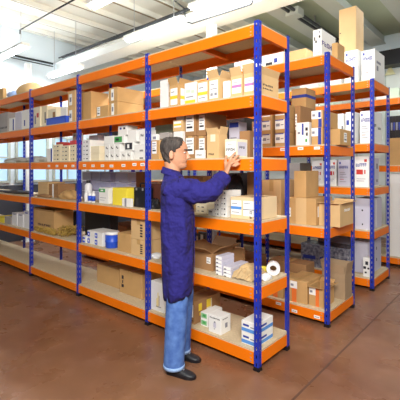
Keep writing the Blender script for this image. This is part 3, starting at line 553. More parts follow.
put('C',2,326,336.5,160,.05,.4,'carton','white carton with blue lettering and red block, behind second rack upright',panels=LOGOR(BINK,9))
put('C',2,338,350,160,.05,.4,'carton','lilac grey carton with blue frame, right of the two red block cartons',mt=LAV,panels=LOGO(BINK,11))
put('C',2,354.5,369,156.5,.06,.42,'carton','tall white carton with red block and red corner, end of third rack',panels=LOGOR(BINK,13)+[('printed_panel','R',.05,.95,.05,.95,LAV,[(.15,.3,0,1,PURP),(.75,.85,.6,.8,INK),(.75,.85,.1,.2,INK)])])
put('C',2,288,300,163,.05,.36,'carton','grey white carton left of the two red block cartons, third rack',mt=GREYB)
put('C',1,355,371.3,198.5,.06,.44,'carton','large lilac carton with two black marks, end of third rack',mt=LAV,panels=[('printed_panel','F',.05,.95,.05,.95,None,[(.4,.5,.6,.66,INK),(.42,.5,.1,.16,INK)]),('printed_panel','R',.05,.95,.05,.95,LAV,[(.4,.46,0,1,WHITE)])])
put('C',1,331,352.5,200,.06,.44,'carton','large lilac carton left of the end one, third rack above the film pack',mt=LAV)
put('C',0,318,350,236,.37,.3,'carton','large lilac carton on the bottom of third rack behind the film pack',mt=LAV,panels=[('printed_mark','F',.3,.4,.5,.6,None,[(0,1,0,1,INK)])])
put('C',0,352,371,241,.2,.44,'carton','large lilac carton on the bottom of third rack at the end',mt=LAV,panels=[('printed_panel','R',.05,.95,.05,.95,LAV,[(.5,.56,.3,.4,INK),(.5,.56,.7,.8,INK)])])
put('C',0,363,370.5,258,.05,.12,'carton','small white box with black symbols before the large lilac carton',panels=[('printed_panel','F',.05,.95,.05,.95,None,[(.3,.7,.65,.85,INK),(0,.4,.4,.55,INK),(.6,.9,.4,.5,INK),(.2,.5,.15,.25,INK)])])
# ===== rack D
put('D',0,386,401,229.5,.06,.5,'carton','lower big white carton on the farthest rack at the right picture edge')
zc=onY(393,229.5,3.93)[1]; X0,_=onY(386,0,3.93);X1,_=onY(401,0,3.93)
carton('carton','upper big white carton on the farthest rack at the right picture edge','box',(X0+X1)/2,3.93,zc+.002,X1-X0,.5,1.43-zc-.02,WHITE)
put('D',1,388,401,138,.06,.45,'carton','plain tan carton under the dark binders on the farthest rack',mt=TAN)
zc=onY(394,138,3.93)[1]
for i in range(5):
    X=onY(389+i*2.6,0,3.96)[0]; root=empty('binder',(X,3.96,zc+.002),0,'black ring binder in the row on the tan carton, '+('first','second','third','fourth','fifth')[i]+' from left','binder','black binders on the farthest rack')
    m=MB(); m.box(-.018,.018,0,.27,0,.34,BLK); m.build('binder_cover',root); m=MB(); m.box(-.012,.012,-.001,0,.12,.24,GINK if i%2 else BINK); m.build('spine_label',root)
for i,(a,b,t,mt) in enumerate(((300,318,82,WHITE),(319,333,84,PALEG),(361,371,90,LAV),(376,386,90,WHITE),(388,399,88,PALEG))):
    put('D',2,a,b,t,.1,.4,'carton',('white','pale green','lilac','white','pale green')[i]+' flat carton on top of the farthest rack, '+('first','second','third','fourth','last')[i]+' from the left',mt=mt)
# ---------------------------------------------------------------- room
XL=-6.4; YB=6.33; ZC=4.35; XR=6; YF=-6
def struct(m,name,**k): o=m.build(name,**k); o['kind']='structure'; return o
FL=bpy.data.materials.new('polished_concrete'); FL.use_nodes=True; nt=FL.node_tree; b=nt.nodes['Principled BSDF']
tc=nt.nodes.new('ShaderNodeTexCoord')
def noise(sc,det=4):
    n=nt.nodes.new('ShaderNodeTexNoise'); n.inputs['Scale'].default_value=sc; n.inputs['Detail'].default_value=det; nt.links.new(tc.outputs['Object'],n.inputs['Vector']); return n
def ramp(n,a,bb,p0=.35,p1=.65):
    r=nt.nodes.new('ShaderNodeValToRGB'); r.color_ramp.elements[0].position=p0; r.color_ramp.elements[1].position=p1
    r.color_ramp.elements[0].color=(*a,1); r.color_ramp.elements[1].color=(*bb,1); nt.links.new(n.outputs['Fac'],r.inputs['Fac']); return r
r1=ramp(noise(.7,3),lin((116,74,50)),lin((150,110,82)),.25,.75)
r2=ramp(noise(7,6),(.85,.85,.87),(1.04,1.04,1.04),.25,.75)
mx=nt.nodes.new('ShaderNodeMix'); mx.data_type='RGBA'; mx.blend_type='MULTIPLY'; mx.inputs[0].default_value=1
nt.links.new(r1.outputs['Color'],mx.inputs[6]); nt.links.new(r2.outputs['Color'],mx.inputs[7])
r3=ramp(noise(5,7),(0,0,0),(.3,.3,.3),.5,.9)
mx2=nt.nodes.new('ShaderNodeMix'); mx2.data_type='RGBA'; nt.links.new(r3.outputs['Color'],mx2.inputs[0]); nt.links.new(mx.outputs[2],mx2.inputs[6]); mx2.inputs[7].default_value=(*lin((196,150,128)),1)
nt.links.new(mx2.outputs[2],b.inputs['Base Color'])
rr=ramp(noise(3),(.22,.22,.22),(.4,.4,.4)); nt.links.new(rr.outputs['Color'],b.inputs['Roughness'])
m=MB(); m.box(XL-.1,XR,YF,YB+.1,-.1,0,FL); struct(m,'floor')
JO=mat('floor_joint',(92,62,48),.7)
m=MB(); m.box(.335,.35,YF+.1,YB,0,.0012,JO); struct(m,'trim_1')
WALL=mat('painted_wall',(228,242,250),.7,noise=.03,scale=2)
m=MB(); m.box(XL-.1,XL,YF,YB,0,ZC+.3,WALL); struct(m,'wall_left')
LOWSHADE=mat('lower_wall_shade',(74,78,88),.6)
m=MB(); m.box(XL,XL+.006,YF,YB,0,1.15,LOWSHADE); struct(m,'trim_7')  # dark sheet on the lower left wall, shade put into its colour
m=MB(); m.box(XL-.1,XR,YB,YB+.1,0,ZC+.3,WALL); struct(m,'wall_back')
m=MB(); t=.02
x=-6.2
SEAM=mat('panel_seam',(170,182,178),.6); PAN=mat('wall_panel_white',(228,236,230),.5)
while x<3:
    m.box(x+.01,x+.59,YB-.03,YB,.1,3.6,PAN); m.box(x-.01,x+.01,YB-.02,YB,.1,3.6,SEAM); x+=.6
struct(m,'trim_2')
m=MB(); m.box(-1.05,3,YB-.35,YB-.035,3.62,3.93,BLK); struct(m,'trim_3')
CEIL=mat('ceiling_sheet',(238,238,230),.7,noise=.04,scale=2); CEILG=mat('ceiling_sheet_green',(186,196,172),.7,noise=.06,scale=2); RIB=mat('shaded_ceiling_rib',(150,132,104),.7); BEAMW=mat('ceiling_beam_paint',(208,214,208),.6)
m=MB(); m.box(XL-.1,-2.9,YF,YB,ZC,ZC+.1,CEIL); m.box(-2.9,XR,YF,YB,ZC,ZC+.1,CEILG); struct(m,'ceiling')
m=MB()
for i,x in enumerate((-6.15,-5.62,-5.0,-4.4,-3.8,-3.2)):
    m.box(x,x+.12,YF,YB,ZC-.05,ZC,RIB); m.box(x+.12,x+.15,YF,YB,ZC-.09,ZC,CEIL)  # brown of the ribs is darkened, shade painted into the colour
struct(m,'trim_4')
m=MB()
for i,x in enumerate((-2.62,-1.85,-1.05,-.25,.55,1.35,2.15)):
    m.box(x,x+.22,YF,YB,ZC-.16,ZC,BEAMW); m.box(x-.03,x+.25,YF,YB,ZC-.18,ZC-.16,BEAMW)
struct(m,'trim_5')
# skylight at the right, beyond the third rack
m=MB(); m.box(-.3,.5,3.2,5.0,ZC-.02,ZC+.01,mat('skylight_pane',(236,244,250),.4,emit=5)); struct(m,'window_5')
# girder along X
GW=mat('girder_white',(240,244,244),.5)
m=MB(); m.box(XL,XR,1.8,2.05,3.66,3.8,GW); m.box(XL,XR,1.74,2.1,3.64,3.66,GW); m.box(XL,XR,1.74,2.1,3.8,3.82,GW); struct(m,'trim_6')
# cable along girder then along the left wall
CB=mat('black_cable',(40,44,50),.5)
m=MB(); pts=[(x,1.72+.01*math.sin(9*x),3.86+.012*math.sin(5*x)) for x in [0.5-.25*i for i in range(27)]]
m.tube(pts,.028,CB,8); m.tube([(x,1.75,3.9) for x in (.5,-2,-4,-6.2)],.014,CB,6)
tag(m.build('cable_run',smooth=True),'black cable bundle running along the white girder below the ceiling','cable')
m=MB(); m.tube([(XL+.04,1.7-.3*i,3.79+.012*math.sin(3*i)) for i in range(9)],.02,CB,8); m.tube([(XL+.045,y,3.73) for y in (1.7,.6,-.7)],.01,CB,6)
tag(m.build('cable_run',smooth=True),'black cable running along the top of the left wall','cable')
m=MB(); m.tube([onY(167,-6,1.7)[:1]+(1.7,onY(167,-6,1.7)[1]), (onY(184,10,1.66)[0],1.66,onY(184,10,1.7)[1]),(onY(186,23,1.66)[0],1.66,onY(186,23,1.7)[1]),(onY(192,25,1.66)[0],1.66,onY(192,25,1.7)[1]),(onY(220,16,1.66)[0],1.66,onY(220,16,1.7)[1]),(onY(251,6,1.66)[0],1.66,onY(251,6,1.7)[1]),(onY(256,-4,1.66)[0],1.66,onY(256,-4,1.7)[1])],.011,CB,8)
tag(m.build('hanging_cable',smooth=True),'thin black cable looping below the white girder above the front rack','cable')
m=MB(); a=onY(75,3,.9) ; 
m.tube([(*onY(79,-3,.3)[:1],.3,onY(79,-3,.3)[1]),(onY(48,14,.6)[0],.6,onY(48,14,.6)[1]),(onY(20,30,.9)[0],.9,onY(20,30,.9)[1]),(onY(20,30,.9)[0],.9,onY(20,34,.9)[1])],.012,CB,6)
tag(m.build('hanging_cable',smooth=True),'thin black cable crossing the ribbed ceiling at the upper left','cable')
# columns
for X,Y,lb in ((-2.03,1.93,'white steel column behind the front rack, reaching up to the girder'),(-6.2,1.08,'white steel column by the left wall above the front rack')):
    root=empty('column',(X,Y,0),0,lb,'column','white steel columns'); m=MB()
    m.box(-.055,.055,-.055,-.045,.02,3.64,GW); m.box(-.055,.055,.045,.055,.02,3.64,GW); m.box(-.008,.008,-.045,.045,.02,3.64,GW); m.build('column_shaft',root)
    m=MB(); m.box(-.1,.1,-.1,.1,0,.02,GW); m.build('base_plate',root)
# conduit tray at right ceiling
root=empty('ceiling_conduit',(-1.5,2.9,4.15),0,'pair of dark ceiling conduits with a square junction box, upper right','conduit')
for dx in (-.05,.05):
    m=MB(); m.box(dx-.018,dx+.018,0,3.3,-.02,.02,DGREY); m.build('conduit_rail',root)
m=MB(); m.box(-.12,.12,.5,.72,-.07,.06,BEAMW); m.build('junction_box',root,bevel=.01)
for y in (.2,1.4,2.6):
    m=MB(); m.box(-.09,.09,y,y+.03,.02,.05,SILV); m.box(-.01,.01,y,y+.03,.05,.2,SILV); m.build('bracket',root)
# hanging triangle
X,Z=onY(390,70,YB-.08); root=empty('hanging_sign',(X,YB-.07,Z),0,'pale triangular sign hanging on a cord before the back wall','sign')
m=MB(); SG=mat('pale_yellow_sign',(226,224,176),.6); n0=len(m.v); 
for y in (-.01,.01): m.v+= [Vector((-.1,y,-.1)),Vector((.1,y,-.1)),Vector((0,y,.1))]
m.m(SG); m.f+= [[0,1,2],[5,4,3],[0,3,4,1],[1,4,5,2],[2,5,3,0]]; m.mi+= [0]*5; m.build('sign_plate',root)
m=MB(); m.tube([(0,0,.1),(0,0,.5)],.006,GW,6); m.build('cord',root)
# window in the left wall
FR=mat('window_frame',(190,200,190),.5); PN=mat('window_daylight',(176,210,232),.4,emit=.45)
for n,(y0,y1) in enumerate(((.1,.75),(.95,1.55),(1.75,2.35),(2.6,3.5)),1):
    m=MB(); w=.05; z0,z1=1.25,2.15
    for a,b_,c,d in ((y0,y1,z0-w,z0),(y0,y1,z1,z1+w),(y0-w,y0,z0-w,z1+w),(y1,y1+w,z0-w,z1+w)): m.box(XL,XL+.05,a,b_,c,d,FR)
    m.box(XL+.01,XL+.04,(y0+y1)/2-.015,(y0+y1)/2+.015,z0,z1,FR); m.box(XL+.01,XL+.04,y0,y1,1.7,1.73,FR)
    o=struct(m,'window_%d'%n); p=MB(); p.box(XL+.003,XL+.009,y0,y1,z0,z1,PN); p.build('window_pane',o)
# ---------------------------------------------------------------- fluorescent fixtures
TUBE=mat('lit_tube',(250,252,255),.3,emit=14); HOUS=mat('lamp_housing',(244,246,246),.4)
def fixture(X,Y,Z,L,label,rz=0,power=30,drop=None):
    root=empty('fluorescent_light',(X,Y,Z),rz,label,'ceiling light','fluorescent ceiling lights')
    m=MB(); m.box(-L/2,L/2,-.07,.07,.02,.07,HOUS); m.box(-L/2,L/2,-.09,.09,.015,.022,HOUS); m.build('housing',root)
    for s in(-1,1):
        m=MB(); m.tube([(-L/2+.03,s*.035,-.005),(L/2-.03,s*.035,-.005)],.017,TUBE,10); m.build('tube',root,smooth=True)
        m=MB(); m.tube([(s*L*.35,0,.07),(s*L*.35,0,drop or ZC-Z)],.006,SILV,6); m.build('suspension_rod',root)
    l=bpy.data.lights.new('fixture_area_light','AREA'); l.shape='RECTANGLE'; l.size=L; l.size_y=.2; l.energy=power; l.color=(.93,.97,1)
    lo=bpy.data.objects.new('fixture_area_light',l); COL.objects.link(lo); lo.parent=root; lo.location=(0,0,-.03)
    l2=bpy.data.lights.new('fixture_area_light','AREA'); l2.shape='RECTANGLE'; l2.size=L; l2.size_y=.1; l2.energy=3 if Y>1 else 7; l2.color=(.93,.97,1)  # added uplight above the housing to brighten the ceiling; no tube there
    uplight=bpy.data.objects.new('fixture_area_light',l2); COL.objects.link(uplight); uplight.parent=root; uplight.location=(0,0,.09); uplight.rotation_euler=(math.pi,0,0)
fixture(-5.66,.52,3.6,1.25,'lit fluorescent light at the left picture edge',power=16)
fixture(-2.52,.55,3.72,1.1,'lit fluorescent light at the top left, nearest the camera',power=34)
fixture(-5.5,1.5,3.42,1.2,'lit fluorescent light under the girder far left, above the third upright',power=16)
fixture(-2.85,1.5,3.6,1.3,'lit fluorescent light under the girder above the second upright',power=40)
fixture(-1.3,1.45,3.68,1.4,'lit fluorescent light beside the girder at the top centre',power=40)
fixture(1.2,-1.2,3.7,1.4,'fluorescent light hanging above the aisle outside the picture',power=50) if False else None
def area(loc,target,sx,sy,e,col=(1,1,1)):
    l=bpy.data.lights.new('added_area_light','AREA'); l.shape='RECTANGLE'; l.size=sx; l.size_y=sy; l.energy=e; l.color=col
    o=bpy.data.objects.new('added_area_light',l); COL.objects.link(o); o.location=loc
    o.rotation_euler=(Vector(target)-Vector(loc)).to_track_quat('-Z','Y').to_euler(); return o
area((1.9,-2.9,3.1),(-.2,0,1.6),1.6,1.1,215,(1,.96,.9))  # added key light by the camera
area((.1,4.1,4.3),(.1,4.1,0),.7,1.7,40,(.95,.98,1))  # daylight from the skylight pane
area((5.5,2,3.2),(-1,1,1),3,2,18,(.97,.98,1))  # added weak side fill from the right, no opening there
W=bpy.data.worlds.new('world'); SC.world=W; W.use_nodes=True; W.node_tree.nodes['Background'].inputs[0].default_value=(.9,.95,1,1); W.node_tree.nodes['Background'].inputs[1].default_value=.1
# ---------------------------------------------------------------- the man
#MAN-BEGIN
PZ=2.85; PA=-.168
EX=Vector((CC,SS,0)); EY=Vector((-SS,CC,0)); PB=Vector((CX,CY,0))+EX*PA+EY*PZ
ANG=YAW   # local frame: x = direction he faces, y = away from the camera
def toloc(p): d=Vector(p)-PB; return Vector((d.dot(EX),d.dot(EY),p[2]))
def px2(px,py,b):  # local point seen at a pixel, at depth b
    z=PZ+b; return Vector(((px-200)/F*z-PA,b,CZ+(HY-py)/F*z))
SKIN=mat('skin',(204,148,116),.5,noise=.06,scale=20); HAIRM=mat('dark_grey_hair',(84,76,72),.8,rgb2=(40,35,35),scale=60,bump=.8,bscale=120,stretch=(1,1,.3))
COATM=mat('navy_work_coat',(34,29,118),.9,noise=.2,scale=7,bump=.9,bscale=7)
COATM.node_tree.nodes['Bump'].inputs['Distance'].default_value=.09
JEAN=mat('blue_denim',(96,136,204),.85,rgb2=(54,90,164),scale=16,bump=.5,bscale=14); SHOE=mat('black_shoe',(38,40,46),.5)
def ell(cx,cy,z,ra,rb,n=40,tx=0,ty=0,fold=0,ph=0,e=2.3):
    out=[]
    for i in range(n):
        t=2*math.pi*i/n; c,s=math.cos(t),math.sin(t); k=(abs(c)**e+abs(s)**e)**(-1/e)
        f=1+fold*(math.sin(5*t+ph+z*4)+.7*math.sin(9*t+1.7*ph-z*6)+.5*math.sin(14*t+z*9))
        x=c*k*ra*f; y=s*k*rb*f
        out.append(Vector((cx+x,cy+y,z+tx*x+ty*y)))
    return out
# --- joints (local)
SH=Vector((-.015,-.175,1.375)); 
wr=onY(225,-1,-.10); WR=toloc((onY(225,176,-.10)[0],-.10,onY(225,176,-.10)[1]))
def ik(a,c,l1,l2,pole):
    d=(c-a).length; d=min(d,(l1+l2)*.995); u=(c-a).normalized(); x=(l1*l1-l2*l2+d*d)/(2*d); h=math.sqrt(max(l1*l1-x*x,0))
    p=(pole-u*pole.dot(u)).normalized(); return a+u*x+p*h
EL=ik(SH,WR,.25,.22,Vector((-.25,-.6,-.75)))
# hand
def hpt(px,py,Y): X,Z=onY(px,py,Y); return toloc((X,Y,Z))
PALM=hpt(228.6,165,-.075); KN=[hpt(230.5,158.5,-.055),hpt(233.4,159.8,-.055),hpt(235.2,162.4,-.055),hpt(235.4,165.8,-.06)]
body=MB()
# torso, neck
body.rings([ell(0,0,z,ra,rb) for z,ra,rb in ((.84,.09,.15),(.95,.1,.16),(1.08,.09,.145),(1.2,.1,.155),(1.32,.09,.15),(1.36,.07,.12),(1.41,.05,.075))],SKIN)
HS=.97; HX=-.03; HZ=1.497
body.rings([ell(cx,0,z,ra,rb) for z,cx,ra,rb in ((1.38,-.03,.06,.068),(1.43,-.04,.057,.06),(1.48,-.04,.057,.057),(1.55,-.045,.06,.056))],SKIN)
HEAD=[(0,.076,.005,.03),(.010,.093,-.02,.042),(.022,.1,-.04,.05),(.035,.1,-.05,.055),(.046,.093,-.06,.059),(.054,.101,-.065,.061),(.06,.099,-.068,.063),(.066,.104,-.07,.064),(.076,.1,-.077,.066),(.1,.1,-.088,.069),(.125,.097,-.095,.072),(.14,.1,-.098,.074),(.152,.108,-.1,.075),(.165,.107,-.1,.076),(.19,.101,-.098,.076),(.21,.088,-.092,.071),(.228,.066,-.078,.06),(.24,.04,-.055,.043),(.246,.015,-.03,.02)]
def headring(z,xf,xb,hw,off=0,n=40):
    out=[]; cx=(xf+xb)/2; ra=(xf-xb)/2+off; rb=hw+off
    for i in range(n):
        t=2*math.pi*i/n; c,s=math.cos(t),math.sin(t); e=2.2; k=(abs(c)**e+abs(s)**e)**(-1/e)
        w=rb*(1-.18*max(c,0)**2)
        out.append(Vector((HX+HS*(cx+c*k*ra),HS*s*k*w,HZ+HS*z)))
    return out
body.rings([headring(*h) for h in HEAD],SKIN)
def hp(x,y,z): return Vector((HX+HS*x,HS*y,HZ+HS*z))
def tri(cx,z,w,n=12): return [hp(cx-.02+ (.02)*math.cos(2*math.pi*i/n),w*math.sin(2*math.pi*i/n),z) for i in range(n)]
body.rings([tri(cx,z,w) for cx,z,w in ((.103,.076,.014),(.128,.083,.016),(.133,.09,.015),(.127,.102,.012),(.117,.12,.010),(.109,.138,.009))],SKIN)
for s in (-1,1):   # ears
    c=hp(-.008,s*.076,.108)
    body.rings([[c+Vector((.017*r*math.cos(t)-.004*k,s*(k*.006),.034*r*math.sin(t))) for t in [2*math.pi*i/14 for i in range(14)]] for k,r in ((-1,.5),(0,.75),(1,1),(2,1),(2.6,.8))],SKIN)
# legs under the trousers
def limb(pts,rad,mt,mb,n=16): mb.tube(pts,rad,mt,n)
HIPN,HIPF=Vector((0,-.085,.9)),Vector((0,.075,.9))
ANN=px2(174,366,-.12); ANN.z=.09; ANF=px2(181.5,350,.12); ANF.z=.09
KNN=(HIPN+ANN)/2+Vector((.012,-.01,.03)); KNF=(HIPF+ANF)/2+Vector((.03,0,.03))
limb([HIPN,KNN,ANN],[.075,.052,.04],SKIN,body); limb([HIPF,KNF,ANF],[.075,.052,.04],SKIN,body)
# near arm and hand
limb([SH+Vector((0,.08,-.04)),SH+Vector((0,.045,-.04)),(SH+EL)/2,EL,(EL+WR)/2,WR],[.04,.045,.042,.04,.036,.026],SKIN,body)
limb([WR-(PALM-WR)*.3,WR,(WR+PALM)/2,PALM,(PALM+KN[1])/2,(KN[1]+KN[2])/2],[(.026,.022),(.027,.02),(.036,.018),(.041,.017),(.042,.015),(.036,.011)],SKIN,body,14)
TIPS=[[hpt(233.2,155,-.04),hpt(235.8,152,-.014)],[hpt(236.9,156.6,-.045),hpt(239.2,155.6,-.014)],[hpt(238.3,160.2,-.045),hpt(240.2,159.4,-.016)],[hpt(238.1,164.2,-.05),hpt(239.8,163.6,-.024)]]
for i in range(4):
    base=PALM.lerp(KN[i],.55)
    limb([base,KN[i],TIPS[i][0],TIPS[i][1]],[.011,.0115,.0098,.0078],SKIN,body,10)
limb([WR.lerp(PALM,.45),hpt(225.6,162.5,-.07),hpt(225.6,158.8,-.05),hpt(226.6,155.6,-.02)],[.014,.0135,.011,.009],SKIN,body,10)
# far arm hanging slightly forward, hand against the coat
SHF=Vector((-.015,.175,1.375)); ELF=Vector((-.01,.2,1.09)); WRF=Vector((.03,.2,.85))
limb([SHF-Vector((0,.05,0)),SHF,(SHF+ELF)/2,ELF,(ELF+WRF)/2,WRF],[.04,.045,.042,.04,.036,.026],SKIN,body)
PF=WRF+Vector((.02,-.005,-.07))
limb([WRF,(WRF+PF)/2,PF,PF+Vector((.004,0,-.02))],[(.022,.026),(.018,.034),(.015,.038),(.012,.036)],SKIN,body,12)
for i in range(4):
    k=PF+Vector((.026-.018*i,0,-.02)); limb([k+Vector((0,0,.02)),k,k+Vector((.004,-.008,-.034+.003*i)),k+Vector((.0,-.02,-.058+.006*abs(i-1)))],[.0095,.0098,.009,.0072],SKIN,body,8)
limb([WRF+Vector((.02,-.01,-.03)),PF+Vector((.045,-.02,.005)),PF+Vector((.05,-.025,-.03))],[.013,.011,.009],SKIN,body,8)
man=body.build('person',None,PB,ANG,smooth=True)
rm=man.modifiers.new('fuse','REMESH'); rm.mode='VOXEL'; rm.voxel_size=.0042; rm.use_smooth_shade=True
sm=man.modifiers.new('soft','SMOOTH'); sm.factor=.5; sm.iterations=3
tag(man,'man in dark blue work coat and jeans reaching up to a box on the shelf','person')
# --- hair: shell over crown, back and temples
m=MB(); n=40; hr=[]
HR=HEAD[3:]
zs=[.03+.216*i/26 for i in range(27)]
def interp(z):
    for a,b_ in zip(HEAD,HEAD[1:]):
        if a[0]<=z<=b_[0]:
            t=(z-a[0])/(b_[0]-a[0]); return [a[k]+(b_[k]-a[k])*t for k in range(4)]
    return HEAD[-1]
idx={}
rings_in=[headring(*interp(z)[:1],*interp(z)[1:],off=.003) for z in zs]
def hairline(i,z):   # cosine of the angle in front of which no hair grows
    if z>.222: return 2
    if z>.19: return .66+(z-.19)*5
    if z>.15: return .3+(z-.15)*9
    if z>.085: return .12 if z>.125 else -.12
    return -.45
rh=random.Random(2)
rings_out=[]
for j,z in enumerate(zs):
    p=interp(z); th=.007+.005*min(1,max(0,(z-.1)/.1)); 
    r=headring(*p,off=th)
    for i in range(n):
        t=2*math.pi*i/n; dv=.0035*math.sin(9*t+z*60)+.003*math.sin(17*t-z*90)+.002*math.sin(23*t+z*160)
        c=Vector((HX,0,HZ+.1)); r[i]=r[i]+(r[i]-c).normalized()*dv
        if z>.15: r[i].z+=.006*min(1,(z-.15)/.05)*(1 if z<.24 else 1)
    rings_out.append(r)
keep=lambda j,i: math.cos(2*math.pi*(i+.5)/n)<hairline(i,zs[j])
k0=0; m.m(HAIRM)
for r in rings_out: m.v+=r
nin=len(m.v)
for r in rings_in: m.v+=r
for j in range(len(zs)-1):
    for i in range(n):
        if not keep(j,i): continue
        i2=(i+1)%n; q=[j*n+i,j*n+i2,(j+1)*n+i2,(j+1)*n+i]; m.f.append(q); m.mi.append(0)
        for (dj,di,e) in ((0,-1,(3,0)),(0,1,(1,2)),(-1,0,(0,1))):
            jj,ii=j+dj,(i+di)%n
            if jj<0 or not keep(jj,ii):
                a,b_=q[e[0]],q[e[1]]; m.f.append([a,b_,b_+nin,a+nin]); m.mi.append(0)
top=[(len(zs)-1)*n+i for i in range(n)]; m.f.append(top); m.mi.append(0)
h=m.build('hair',man,smooth=True); h['label']='short dark greying hair'
hm=h.modifiers.new('sub','SUBSURF'); hm.levels=1; hm.render_levels=1
for s in (-1,1):
    m=MB(); c=hp(.083,s*.034,.128); 
    m.rings([[c+Vector((.011*math.cos(t)*math.cos(f),.011*math.sin(t)*math.cos(f),.006*math.sin(f))) for t in [2*math.pi*i/12 for i in range(12)]] for f in (-1.4,-.8,-.3,.3,.8,1.4)],mat('eye_white',(200,190,184),.4)); e=m.build('eye',man,smooth=True)
    m=MB(); c2=c+Vector((.0085,s*.003,0)); m.rings([[c2+Vector((.0035*math.cos(f),.005*math.cos(t)*math.cos(f),.005*math.sin(t)*math.cos(f)))+Vector((.002*f,0,0)) for t in [2*math.pi*i/10 for i in range(10)]] for f in (-1.2,0,1.2)],INK); m.build('iris',e,smooth=True)
    m=MB(); m.tube([hp(.1,s*.014,.146),hp(.1,s*.03,.152),hp(.083,s*.05,.149)],[.003,.0045,.003],HAIRM,8); m.build('eyebrow',man,smooth=True)
m=MB(); m.tube([hp(.083,-.022,.06),hp(.098,-.008,.0605),hp(.098,.008,.0605),hp(.083,.022,.06)],[.002,.0042,.0042,.002],mat('lips',(190,112,100),.5),8); m.build('lips',man,smooth=True)
# --- coat
coat=MB(); C=[(.555,-.0,.108,.2,.03),(.6,0,.112,.2,.03),(.7,0,.118,.2,.026),(.81,-.001,.121,.2,.022),(.92,-.004,.123,.198,.024),(1.02,-.006,.126,.195,.03),(1.08,-.006,.127,.195,.03),(1.15,-.006,.124,.195,.022),(1.22,-.008,.121,.2,.014),(1.31,-.014,.116,.205,.008),(1.37,-.022,.104,.195,.005),(1.41,-.028,.088,.16,.003),(1.44,-.034,.075,.115,.0),(1.46,-.038,.068,.085,0)]
outer=[ell(cx,0,z,ra,rb,64,fold=f,ph=z*3,tx=.22*max(0,.8-z)/.25) for z,cx,ra,rb,f in C]
inner=[ell(cx,0,z,ra-.006,rb-.006,64,fold=f,ph=z*3,tx=.22*max(0,.8-z)/.25) for z,cx,ra,rb,f in C[:4]]
coat.rings(inner[::-1]+outer,COATM,cap=False)
def sleeve(a,e,w,rr,nm):
    pts=[a+Vector((-.0,(.03 if a.y<0 else -.03),.05)),a+Vector((0,(.012 if a.y<0 else -.012),.03))]; rad=[.035,rr[0]*.78]; N=22
    d0=(w-e).normalized()
    for i in range(N+1):
        t=i/N*2
        p=a.lerp(e,t) if t<1 else e.lerp(w,t-1)
        # round the elbow
        if .8<t<1.2:
            q=(t-.8)/.4; p=(a.lerp(e,.8)).lerp(e,q).lerp(e.lerp(e.lerp(w,.2),q),q)
        pts.append(p); base=rr[0]+(rr[1]-rr[0])*min(t,1) if t<1 else rr[1]+(rr[2]-rr[1])*(t-1)
        rad.append(base*(1+.035*math.sin(i*2.1)+.03*math.sin(i*3.7+1)))
    mb=MB(); mb.tube(pts,rad,COATM,28,cap=False)
    o=[list(mb.v[k*28:(k+1)*28]) for k in range(len(pts))]
    ax=(pts[-1]-pts[-2]).normalized(); last=[pts[-1]+(v-pts[-1])*.86 for v in o[-1]]; inn=[v-ax*.05 for v in last]
    for k,r in enumerate(o):
        for j,v in enumerate(r):
            t=2*math.pi*j/28; r[j]=pts[k]+(v-pts[k])*(1+.05*math.sin(2*t+k*.9)+.035*math.sin(5*t-k*1.3))
    coat2=coat if nm is None else MB(); coat2.rings(o+[last,inn],COATM,cap=False); return coat2
ax=(WR-EL).normalized(); CUF=WR-ax*.012
sleeve(SH+Vector((.0,.05,-.02)),EL,CUF,(.096,.078,.056),None)
sleeve(SHF-Vector((0,.055,.01)),ELF,WRF+Vector((-.01,0,.02)),(.1,.08,.055),None)
c=coat.build('work_coat',man,smooth=True); c['label']='dark blue knee length work coat'
m=MB()   # collar: folded band open at the front
def colr(z,ra,rb,cx,dx): 
    return [Vector((cx+ra*math.cos(t),rb*math.sin(t),z+dx*math.cos(t))) for t in [.5+ (2*math.pi-1)*i/30 for i in range(31)]]
m.rings([colr(1.445,.072,.085,-.04,-.012),colr(1.49,.067,.07,-.045,-.02),colr(1.497,.07,.074,-.046,-.02),colr(1.46,.088,.1,-.042,-.02),colr(1.448,.09,.104,-.04,-.02)],COATM,cap=False,closed=False); m.build('collar',man,smooth=True)
m=MB()   # front placket strip and side pocket on the coat
m.rings([[Vector((cx+ra*1.01+.002,y,z+.03*max(0,.8-z)/.25)) for y in (-.018,.018)]+[Vector((cx+ra*1.01+.006,y,z+.03*max(0,.8-z)/.25)) for y in (.018,-.018)] for z,cx,ra,rb,f in C[:10]],COATM); m.build('placket',man)
for z in (.75,.9,1.05,1.2,1.33):
    pass
# --- trousers
tr=MB()
def leg(h,k,a,rr):
    pts=[h+Vector((0,0,.04)),h.lerp(k,.5),k,k.lerp(a,.35),k.lerp(a,.7),a+Vector((0,0,.02)),a+Vector((0,0,-.035))]
    tr.tube(pts,rr,JEAN,28)
    
leg(HIPN,KNN,ANN,[.085,.085,.082,.08,.078,.076,.076]); leg(HIPF,KNF,ANF,[.085,.085,.078,.074,.07,.072,.073])
tr.rings([ell(0,0,z,ra,rb) for z,ra,rb in ((.84,.09,.15),(.9,.095,.155),(1.0,.09,.15))],JEAN)
t=tr.build('trousers',man,smooth=True)
r2=t.modifiers.new('fuse','REMESH'); r2.mode='VOXEL'; r2.voxel_size=.008; r2.use_smooth_shade=True
for a in (ANN,ANF):
    m=MB(); m.tube([a+Vector((0,0,-.036)),a+Vector((0,0,-.012))],[.079 if a is ANN else .0755,.0785 if a is ANN else .074],mat('denim_turnup',(150,184,232),.85),28); m.build('cuff',man,smooth=True)
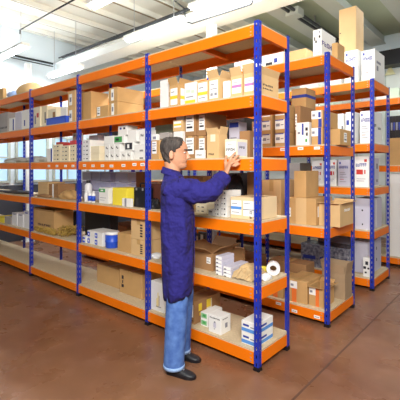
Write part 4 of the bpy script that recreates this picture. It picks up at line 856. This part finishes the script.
# --- shoes
def shoe(a,ang):
    m=MB(); R=Matrix.Translation((a.x,a.y,0))@Matrix.Rotation(ang,4,'Z')@Matrix.Scale(.82,4)
    prof=[(-.07,.02,.075),(-.06,.034,.09),(-.02,.038,.1),(.03,.04,.09),(.08,.046,.066),(.13,.049,.052),(.165,.044,.044),(.19,.03,.034),(.202,.012,.022)]
    rs=[]
    for x,w,hh in prof:
        ring=[]
        for i in range(20):
            t=2*math.pi*i/20; y=math.cos(t)*w; z=.022+max(math.sin(t),0)**.8*(hh-.022) if math.sin(t)>0 else .022+.004*math.sin(t)
            ring.append(R@Vector((x,y,z)))
        rs.append(ring)
    m.rings(rs,SHOE); s=m.build('shoe',man,smooth=True)
    m=MB(); pr=[(-.075,.02),(-.06,.037),(0,.04),(.06,.045),(.13,.052),(.18,.04),(.205,.015)]
    out=[(x,w) for x,w in pr]+[(x,-w) for x,w in pr[::-1]]
    m.rings([[R@Vector((x,y,z)) for x,y in out] for z in (.001,.024)],BLK); m.build('sole',s)
    for q in (.05,.07,.09):
        m=MB(); zt={.05:.083,.07:.073,.09:.064}[q]; m.tube([R@Vector((q,-.03,zt-.014)),R@Vector((q+.004,0,zt+.003)),R@Vector((q,.03,zt-.014))],.003,GINK,6); m.build('lace',s)
shoe(Vector((ANN.x+.005,ANN.y,0)),-.4); shoe(Vector((ANF.x,ANF.y,0)),-.45)
# --- held box
Xh,Zh=onY(226,0,-.004)[0],1.5866
X0,_=onY(225.5,0,.02);X1,_=onY(237.2,0,.02); _,zt=onY(230,139.5,.02)
carton('product_box','cream box with bold black marks gripped in the raised hand of the man','box',(X0+X1)/2,.012,Zh+.002,X1-X0,.15,zt-Zh,CREAM,[('printed_panel','F',.08,.92,.08,.85,PAPER,word(.05,.95,.3,.58,INK,4,22)+[(.2,.7,.8,.84,GINK)]),('printed_panel','R',.08,.9,.08,.85,LAV,word(.2,.8,.5,.7,INK,3,22))],rz=.0)
#MAN-END
# ---------------------------------------------------------------- camera
cam=bpy.data.cameras.new('camera'); co=bpy.data.objects.new('camera',cam); COL.objects.link(co)
co.location=(CX,CY,CZ); co.rotation_euler=(math.pi/2,0,YAW); cam.sensor_width=36; cam.lens=F/400*36; cam.shift_y=-(200-HY)/400
cam.clip_start=.05; SC.camera=co
SC.view_settings.view_transform='Standard'; SC.view_settings.look='None'; SC.view_settings.gamma=1; SC.view_settings.use_curve_mapping=False
SC.view_settings.exposure=.42
